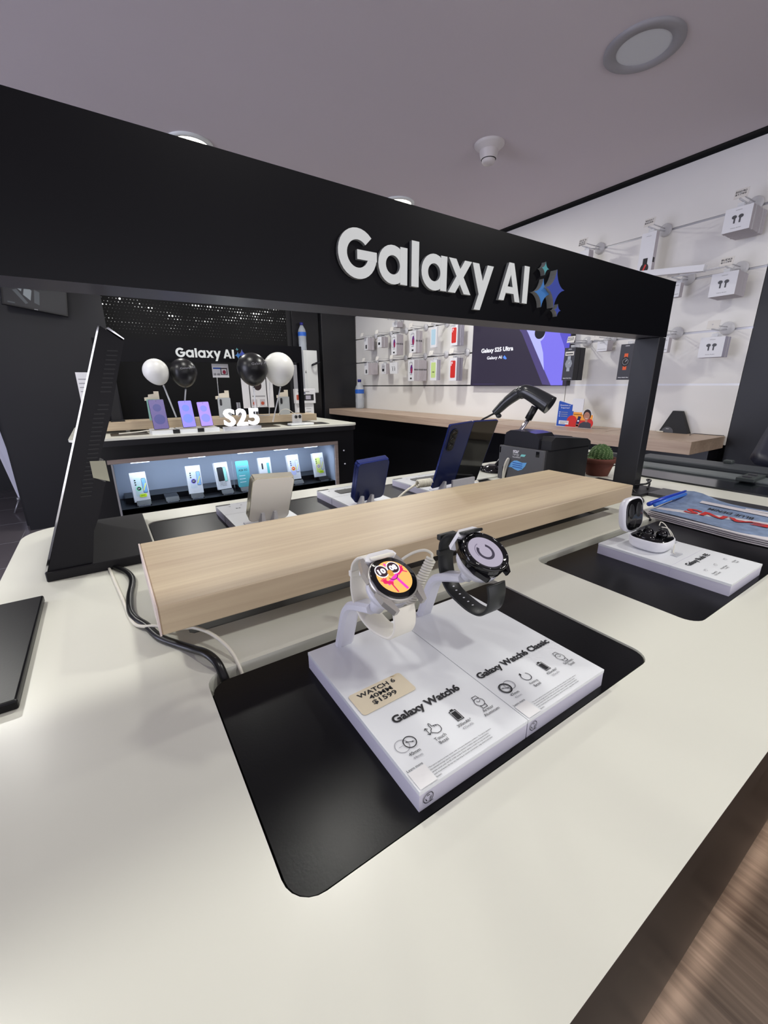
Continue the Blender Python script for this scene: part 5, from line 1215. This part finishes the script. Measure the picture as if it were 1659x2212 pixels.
# ------------------------------------------------------------------ hooks and hanging cartons
hook_n = [0]
def hook(y, z, lab, tag='BUDS3', dark=False):
    T = thing('display_hook', lab, 'hook', (2.54, y, z), 'clear hooks on the white wall')
    m = MB(); m.lathe([(.030, 0), (.030, .004), (.024, .010), (.008, .014), (.0001, .014)], M_HOOK, 24, Matrix.Translation((2.546, y, z)) @ Matrix.Rotation(-PI / 2, 4, 'Y'), capends=False); m.build('wall_disc', T)
    m = MB(); m.tube([(2.54, y, z - .004), (2.46, y, z - .014), (2.375, y, z - .014)], .0035, M_HOOK, 8); m.tube([(2.54, y, z + .006), (2.44, y, z + .004), (2.372, y, z + .006)], .0025, M_HOOK, 6); m.build('arm', T)
    S = surf((2.3695, y + .022, z - .012), (0, -1, 0), (.25, 0, 1)); m = MB(S); m.box(0, .048, 0, .036, -.0015, 0, M_TAG); I = Matrix.Identity(4)
    if tag: 
        for i, t_ in enumerate(tag.split('|')): m.text(t_, .022, .021 - .011 * i, M_INK, I, w=.038, h=.008, cx=True, z=.0004, bold=.02)
    m.build('price_tag', T)
def stack(n, yc, zt, w, h, d, x0, front, side, art, where, sag=.0, grp=None, dy=0):
    for i in range(n):
        x = x0 + i * d; m = MB(); yy = yc + (random.uniform(-.003, .003) if i else 0) - dy * i; z = zt - sag * i
        m.box(x, x + d * .93, yy - w / 2, yy + w / 2, z - h, z, side); S = surf((x - .0003, yy + w / 2, z - h), (0, -1, 0), (0, 0, 1)); m.rect(0, w, 0, h, front, S)
        m.add([(x + .001, yy - w / 2 - .0002, z - h * .5), (x + d * .6, yy - w / 2 - .0002, z - h * .5), (x + d * .6, yy - w / 2 - .0002, z - h * .42), (x + .001, yy - w / 2 - .0002, z - h * .42)], [(0, 1, 2, 3)], M_INK) if h > .12 and side is M_BOXG else None
        if i == 0: art(m, S @ Matrix.Translation((0, 0, .0003)), w, h)
        m.box(x + d * .4, x + d * .55, yy - .012, yy + .012, z, z + .016, M_CLEAR)
        pos = 'frontmost' if n > 1 and i == 0 else ('only' if n == 1 else ordn(i) + ' from the front')
        m.build('hanging_box', None, '%s, %s' % (where, pos) if n > 1 else where, 'box', grp or 'boxes hanging on the white wall')
I4 = Matrix.Identity(4)
def a_buds(m, S, w, h):
    for cx_ in (.40, .60):
        sg = -1 if cx_ < .5 else 1
        m.disc(w * cx_ + sg * .002, h * .60, .009, M_GREYP, S, 14, .0002, sy=.8); m.rect(w * cx_ - .003, w * cx_ + .003, h * .34, h * .60, M_GREYP, S, .0003)
    m.text('SAMSUNG', w / 2, h * .86, M_INK, S, w=.022, h=.0025, cx=True); m.text('Galaxy Buds3', w / 2, h * .12, M_INK, S, w=.036, h=.0035, cx=True)
def a_long(m, S, w, h):
    h += .05; m.rect(w * .34, w * .66, h * .35 + .0, h * .35 + .045, M_INK, S); m.disc(w * .5, h * .35, .020, M_INK, S, 20, .0002, sy=1.15); m.line((w * .42, h * .31), (w * .58, h * .40), .008, M_RED, S, .0004); m.rect(w * .36, w * .64, h * .35 - .040, h * .35 - .018, M_INK, S); m.text('SAMSUNG', w / 2, h - .068, M_INK, S, w=.022, h=.0025, cx=True)
def a_wht(band_, face):
    def f_(m, S, w, h):
        m.rect(w * .36, w * .64, h * .62, h * .74, band_, S); m.rect(w * .36, w * .64, h * .28, h * .40, band_, S); m.disc(w / 2, h * .51, w * .33, face, S, 8, .0002, sy=1.15); m.ring(w / 2, h * .51, w * .20, w * .23, M_INKG, S, n=20, z=.0004); m.line((w * .5, h * .51), (w * .6, h * .56), .002, M_INKW, S, .0006)
        m.text('SAMSUNG', w / 2, h * .94, M_INKW, S, w=.022, h=.004, cx=True, bold=.05); m.text('Galaxy Watch Ultra', w / 2, h * .05, M_INKW, S, w=w * .8, h=.005, cx=True, bold=.05)
        if band_ is not M_ORANGE: m.rect(w * .1, w * .9, h * .76, h * .88, M_TAG, S, .0003); m.rect(w * .18, w * .82, h * .80, h * .83, M_INK, S, .0005)
    return f_
def a_plain(m, S, w, h): m.text('SAMSUNG', w / 2, h * .80, M_INK, S, w=w * .5, h=.004, cx=True); m.rect(w * .1, w * .9, h * .18, h * .22, M_INKG, S)
def a_charger(m, S, w, h): m.rect(w * .16, w * .62, h * .25, h * .50, M_INK, S); m.rect(w * .16, w * .7, h * .70, h * .73, M_INKG, S); m.rect(w * .5, w * .85, h * .12, h * .15, M_INKG, S)
def a_plug(m, S, w, h): 
    for q in (.30, .42, .60): m.rect(w * q, w * q + .010, h * .1, h * .42, M_INK, S)
def a_tab(m, S, w, h):
    m.rect(w * .20, w * .72, h * .38, h * .88, M_INK, S); m.rect(w * .24, w * .68, h * .40, h * .86, M_BOXW, S, .0002); m.disc(w * .58, h * .56, w * .2, M_PURP, S, 20, .0004, sy=2.2); m.disc(w * .62, h * .50, w * .12, M_CRIM, S, 20, .0006, sy=2.2)
    m.text('Galaxy', w / 2, h * .91, M_INK, S, w=w * .4, h=.006, cx=True); m.rect(w * .3, w * .7, h * .29, h * .31, M_INK, S); m.rect(w * .35, w * .65, h * .08, h * .16, M_INK, S, .0002)
def a_band(mt, txt=None):
    def f_(m, S, w, h):
        m.prism(rr(w * .14, w * .82, h * .13, h * .88, .008, 3), 'z', .0001, .0003, mt, M=S); m.text('SAMSUNG', w / 2, h * .93, M_INK, S, w=w * .3, h=.003, cx=True)
        if mt is M_RED: m.rect(w * .2, w * .28, h * .66, h * .84, M_INKW, S, .0005); m.rect(w * .34, w * .42, h * .74, h * .84, M_INKW, S, .0005)
        if txt: m.text(txt, w * .48, h * .38, M_INK, S, w=w * .36, h=.010, cx=True, z=.0005, bold=.03)
    return f_
def a_cable(m, S, w, h):
    for q in (.34, .60): m.ring(w * q, h * .56, .007, .010, M_INK, S, 0, 180, 12); m.rect(w * q + .004, w * q + .012, h * .25, h * .55, M_INK, S)
    m.text('SAMSUNG', w / 2, h * .82, M_INKG, S, w=w * .4, h=.003, cx=True)

hook(.872, .753, 'clear hook holding the topmost stack of earbud boxes', 'BUDS3 PRO|$1799'); hook(.874, .502, 'clear hook holding the middle stack of earbud boxes', 'BUDS3|$1199'); hook(.875, .250, 'clear hook holding the lowest stack of earbud boxes', None)
stack(9, .870, .712, .096, .090, .0165, 2.384, M_BOXW, M_BOXG, a_buds, 'white earbud box on the topmost right hook', grp='earbud boxes on the right hooks')
stack(6, .875, .468, .098, .094, .0200, 2.392, M_BOXW, M_BOXG, a_buds, 'white earbud box on the middle right hook', grp='earbud boxes on the right hooks')
stack(3, .877, .205, .096, .088, .022, 2.411, M_BOXW, M_BOXV, a_buds, 'white earbud box on the lowest right hook', grp='earbud boxes on the right hooks')
hook(1.231, .747, 'clear hook with a tag holding the long watch box above the big sign', 'WATCH 7|$2599'); stack(1, 1.232, .713, .068, .270, .030, 2.395, M_BOXW, M_BOXG, a_long, 'long white box picturing a black watch with an orange screen')
hook(1.577, .747, 'clear hook with a tag peeking over the big sign at the left', 'FIT3|BLACK|$499'); stack(1, 1.577, .715, .056, .20, .048, 2.40, M_BOXW, M_BOXG, a_plain, 'white box mostly hidden behind the big sign, hanging top left')
hook(1.083, .499, 'clear hook just above the right end of the big sign', None)
MB(Matrix.Translation((2.36, .99, .498)) @ Matrix.Rotation(math.radians(6), 4, 'X')).box(-.05, -.02, -.06, .24, -.018, .008, M_BOXW).build('hanging_box', None, 'long white box lying level across the hook above the sign end', 'box')
m = MB(Matrix.Translation((2.33, .90, .478))); m.ell((0, 0, 0), (.016, .045, .004), M_CLEAR, 20, 8); m.tube([(.0, .03, 0), (.01, .16, .0)], .004, M_CLEAR, 8); m.build('clear_clip', None, 'flat clear plastic clip lying under the level white box', 'clip')
stack(1, 1.082, .468, .030, .062, .035, 2.437, M_BOXW, M_BOXG, a_plain, 'small white box just right of the big sign end')
stack(1, 1.09, .222, .030, .070, .035, 2.437, M_BOXW, M_BOXG, a_plain, 'small white box right of the sign post just under the beam')
hook(1.09, .250, 'clear hook hidden mostly by the end of the big sign beam', None)
hook(1.580, .247, 'clear hook holding the black watch box beside the lit screen', 'WATCH ULTRA|$3999'); stack(2, 1.581, .208, .070, .185, .052, 2.382, M_BOXBG, M_BOXBK, a_wht(mat('grey_band_print', (170, 176, 186), .5), mat('grey_face_print', (150, 156, 166), .5)), 'black box picturing a grey watch, beside the lit screen', grp='tall black watch boxes')
hook(1.257, .247, 'clear hook holding the black watch box by the sign post', None); stack(2, 1.258, .204, .070, .182, .052, 2.405, M_BOXBG, M_BOXBK, a_wht(M_ORANGE, M_BOXBK), 'black box picturing an orange-strapped watch, by the sign post', grp='tall black watch boxes')
hook(1.432, .249, 'clear hook between the two tall black watch boxes', None); stack(1, 1.432, .235, .060, .054, .061, 2.459, M_BOXW, M_BOXG, a_plain, 'small white box hanging between the two black watch boxes')
# left section rows
rows = [(3.98, .494, 'upper row, first hook from far end', 4, .474, .070, .118, .019, 2.425, M_BOXG, a_plug, 'small white plug box on the upper row at the far end'),
        (3.695, .494, 'upper row, second hook from far end', 5, .455, .072, .095, .016, 2.407, M_BOXG, a_charger, 'small white charger box upper row, second hook from far end'),
        (3.438, .494, 'upper row, third hook from far end', 5, .453, .086, .178, .0155, 2.401, M_BOXG, a_tab, 'white tablet box upper row, third hook from far end'),
        (3.146, .494, 'upper row, fourth hook from far end', 5, .456, .090, .180, .015, 2.400, M_BOXG, a_tab, 'white tablet box upper row, fourth hook from far end'),
        (2.866, .494, 'upper row, fifth hook from far end', 1, .460, .078, .160, .016, 2.403, M_BOXW, a_band(M_CYAN), 'white box with a pale blue panel on the upper row'),
        (2.641, .494, 'upper row, last hook before the screen', 4, .450, .078, .150, .017, 2.425, M_BOXV, a_band(M_RED), 'red-panelled box, upper row by the lit screen'),
        (3.959, .251, 'lower row, first hook from far end', 5, .226, .076, .115, .024, 2.409, M_BOXG, a_plug, 'small white plug box on the lower row at the far end'),
        (3.696, .251, 'lower row, second hook from far end', 3, .210, .084, .100, .014, 2.455, M_BOXG, a_charger, 'small white charger box lower row, second hook from far end'),
        (3.445, .251, 'lower row, third hook from far end', 1, .210, .124, .104, .014, 2.401, M_BOXW, a_cable, 'squarish white box picturing black earphones on the lower row'),
        (3.146, .251, 'lower row, fourth hook from far end', 9, .215, .088, .178, .0162, 2.385, M_BOXG, a_tab, 'white tablet box lower row, fourth hook from far end'),
        (2.861, .251, 'lower row, fifth hook from far end', 3, .203, .086, .165, .0135, 2.407, M_BOXV, a_band(M_LIME, '128GB'), 'green-panelled box, lower row'),
        (2.610, .251, 'lower row, last hook before the screen', 4, .206, .083, .174, .017, 2.399, M_BOXV, a_band(M_RED), 'red-panelled box, lower row by the lit screen')]
for y, z, hl, n, zt, w, h, d, xf, side, art, lab in rows:
    hook(y, z, 'clear hook on the white wall, ' + hl, None)
    stack(n, y, zt, w, h, d, xf, M_BOXW, side, art, lab, grp='boxes in the two rows left of the screen')
stack(4, 3.506, .572, .082, .045, .0165, 2.458, M_BOXW, M_BOXG, a_plain, 'white box peeking just under the big sign, top row')
hook(3.507, .606, 'clear hook on the white wall above the upper row, mostly hidden', None)

# ------------------------------------------------------------------ ceiling fittings
for i, (x, y) in enumerate(LIT[:2] + [(LIT[2])]):
    T = thing('ceiling_downlight', ['lit ceiling downlight peeking over the left part of the big sign', 'lit ceiling downlight peeking over the middle of the big sign', 'lit ceiling downlight above the counter, out of view'][i], 'ceiling light', (x, y, CZ), 'round ceiling downlights')
    F = Matrix.Translation((x, y, CZ))
    m = MB(F); m.lathe([(.098, 0), (.098, -.006), (.080, -.010), (.076, -.004), (.076, 0)], M_LET, 40, capends=False); m.build('trim_ring', T)
    m = MB(F); m.lathe([(.076, -.003), (.0001, -.0035)], E_LAMP, 36, capends=False); m.build('diffuser', T)
T = thing('ceiling_downlight', 'large unlit round ceiling downlight at the upper right', 'ceiling light', (1.635, .952, CZ), 'round ceiling downlights')
F = Matrix.Translation((1.635, .952, CZ))
m = MB(F); m.lathe([(.115, 0), (.115, -.006), (.108, -.010), (.078, -.006), (.078, 0)], mat('light_rim_grey', (150, 148, 152), .5), 44, capends=False); m.build('trim_ring', T)
m = MB(F); m.lathe([(.079, -.004), (.0001, -.0045)], mat('unlit_diffuser', (205, 208, 212), .5), 40, capends=False); m.build('diffuser', T)
T = thing('smoke_detector', 'white cone-shaped smoke detector on the ceiling', 'smoke detector', (1.645, 1.612, CZ))
F = Matrix.Translation((1.645, 1.612, CZ)); M_SD = mat('detector_white', (206, 200, 198), .45)
m = MB(F); m.lathe([(.066, 0), (.066, -.006), (.060, -.011), (.040, -.028)], M_SD, 40, capends=False); m.build('base', T)
m = MB(F); m.lathe([(.042, -.026), (.040, -.040), (.033, -.058)], M_SD, 36, capends=False); m.build('chamber', T)
m = MB(F); m.lathe([(.030, -.056), (.029, -.068), (.024, -.074), (.0001, -.075)], M_SD, 32, capends=False); m.lathe([(.0305, -.056), (.0305, -.060)], M_BLK, 32, capends=False); m.build('cap', T)

for o in SC.objects:
    if '_loc' in o: del o['_loc']
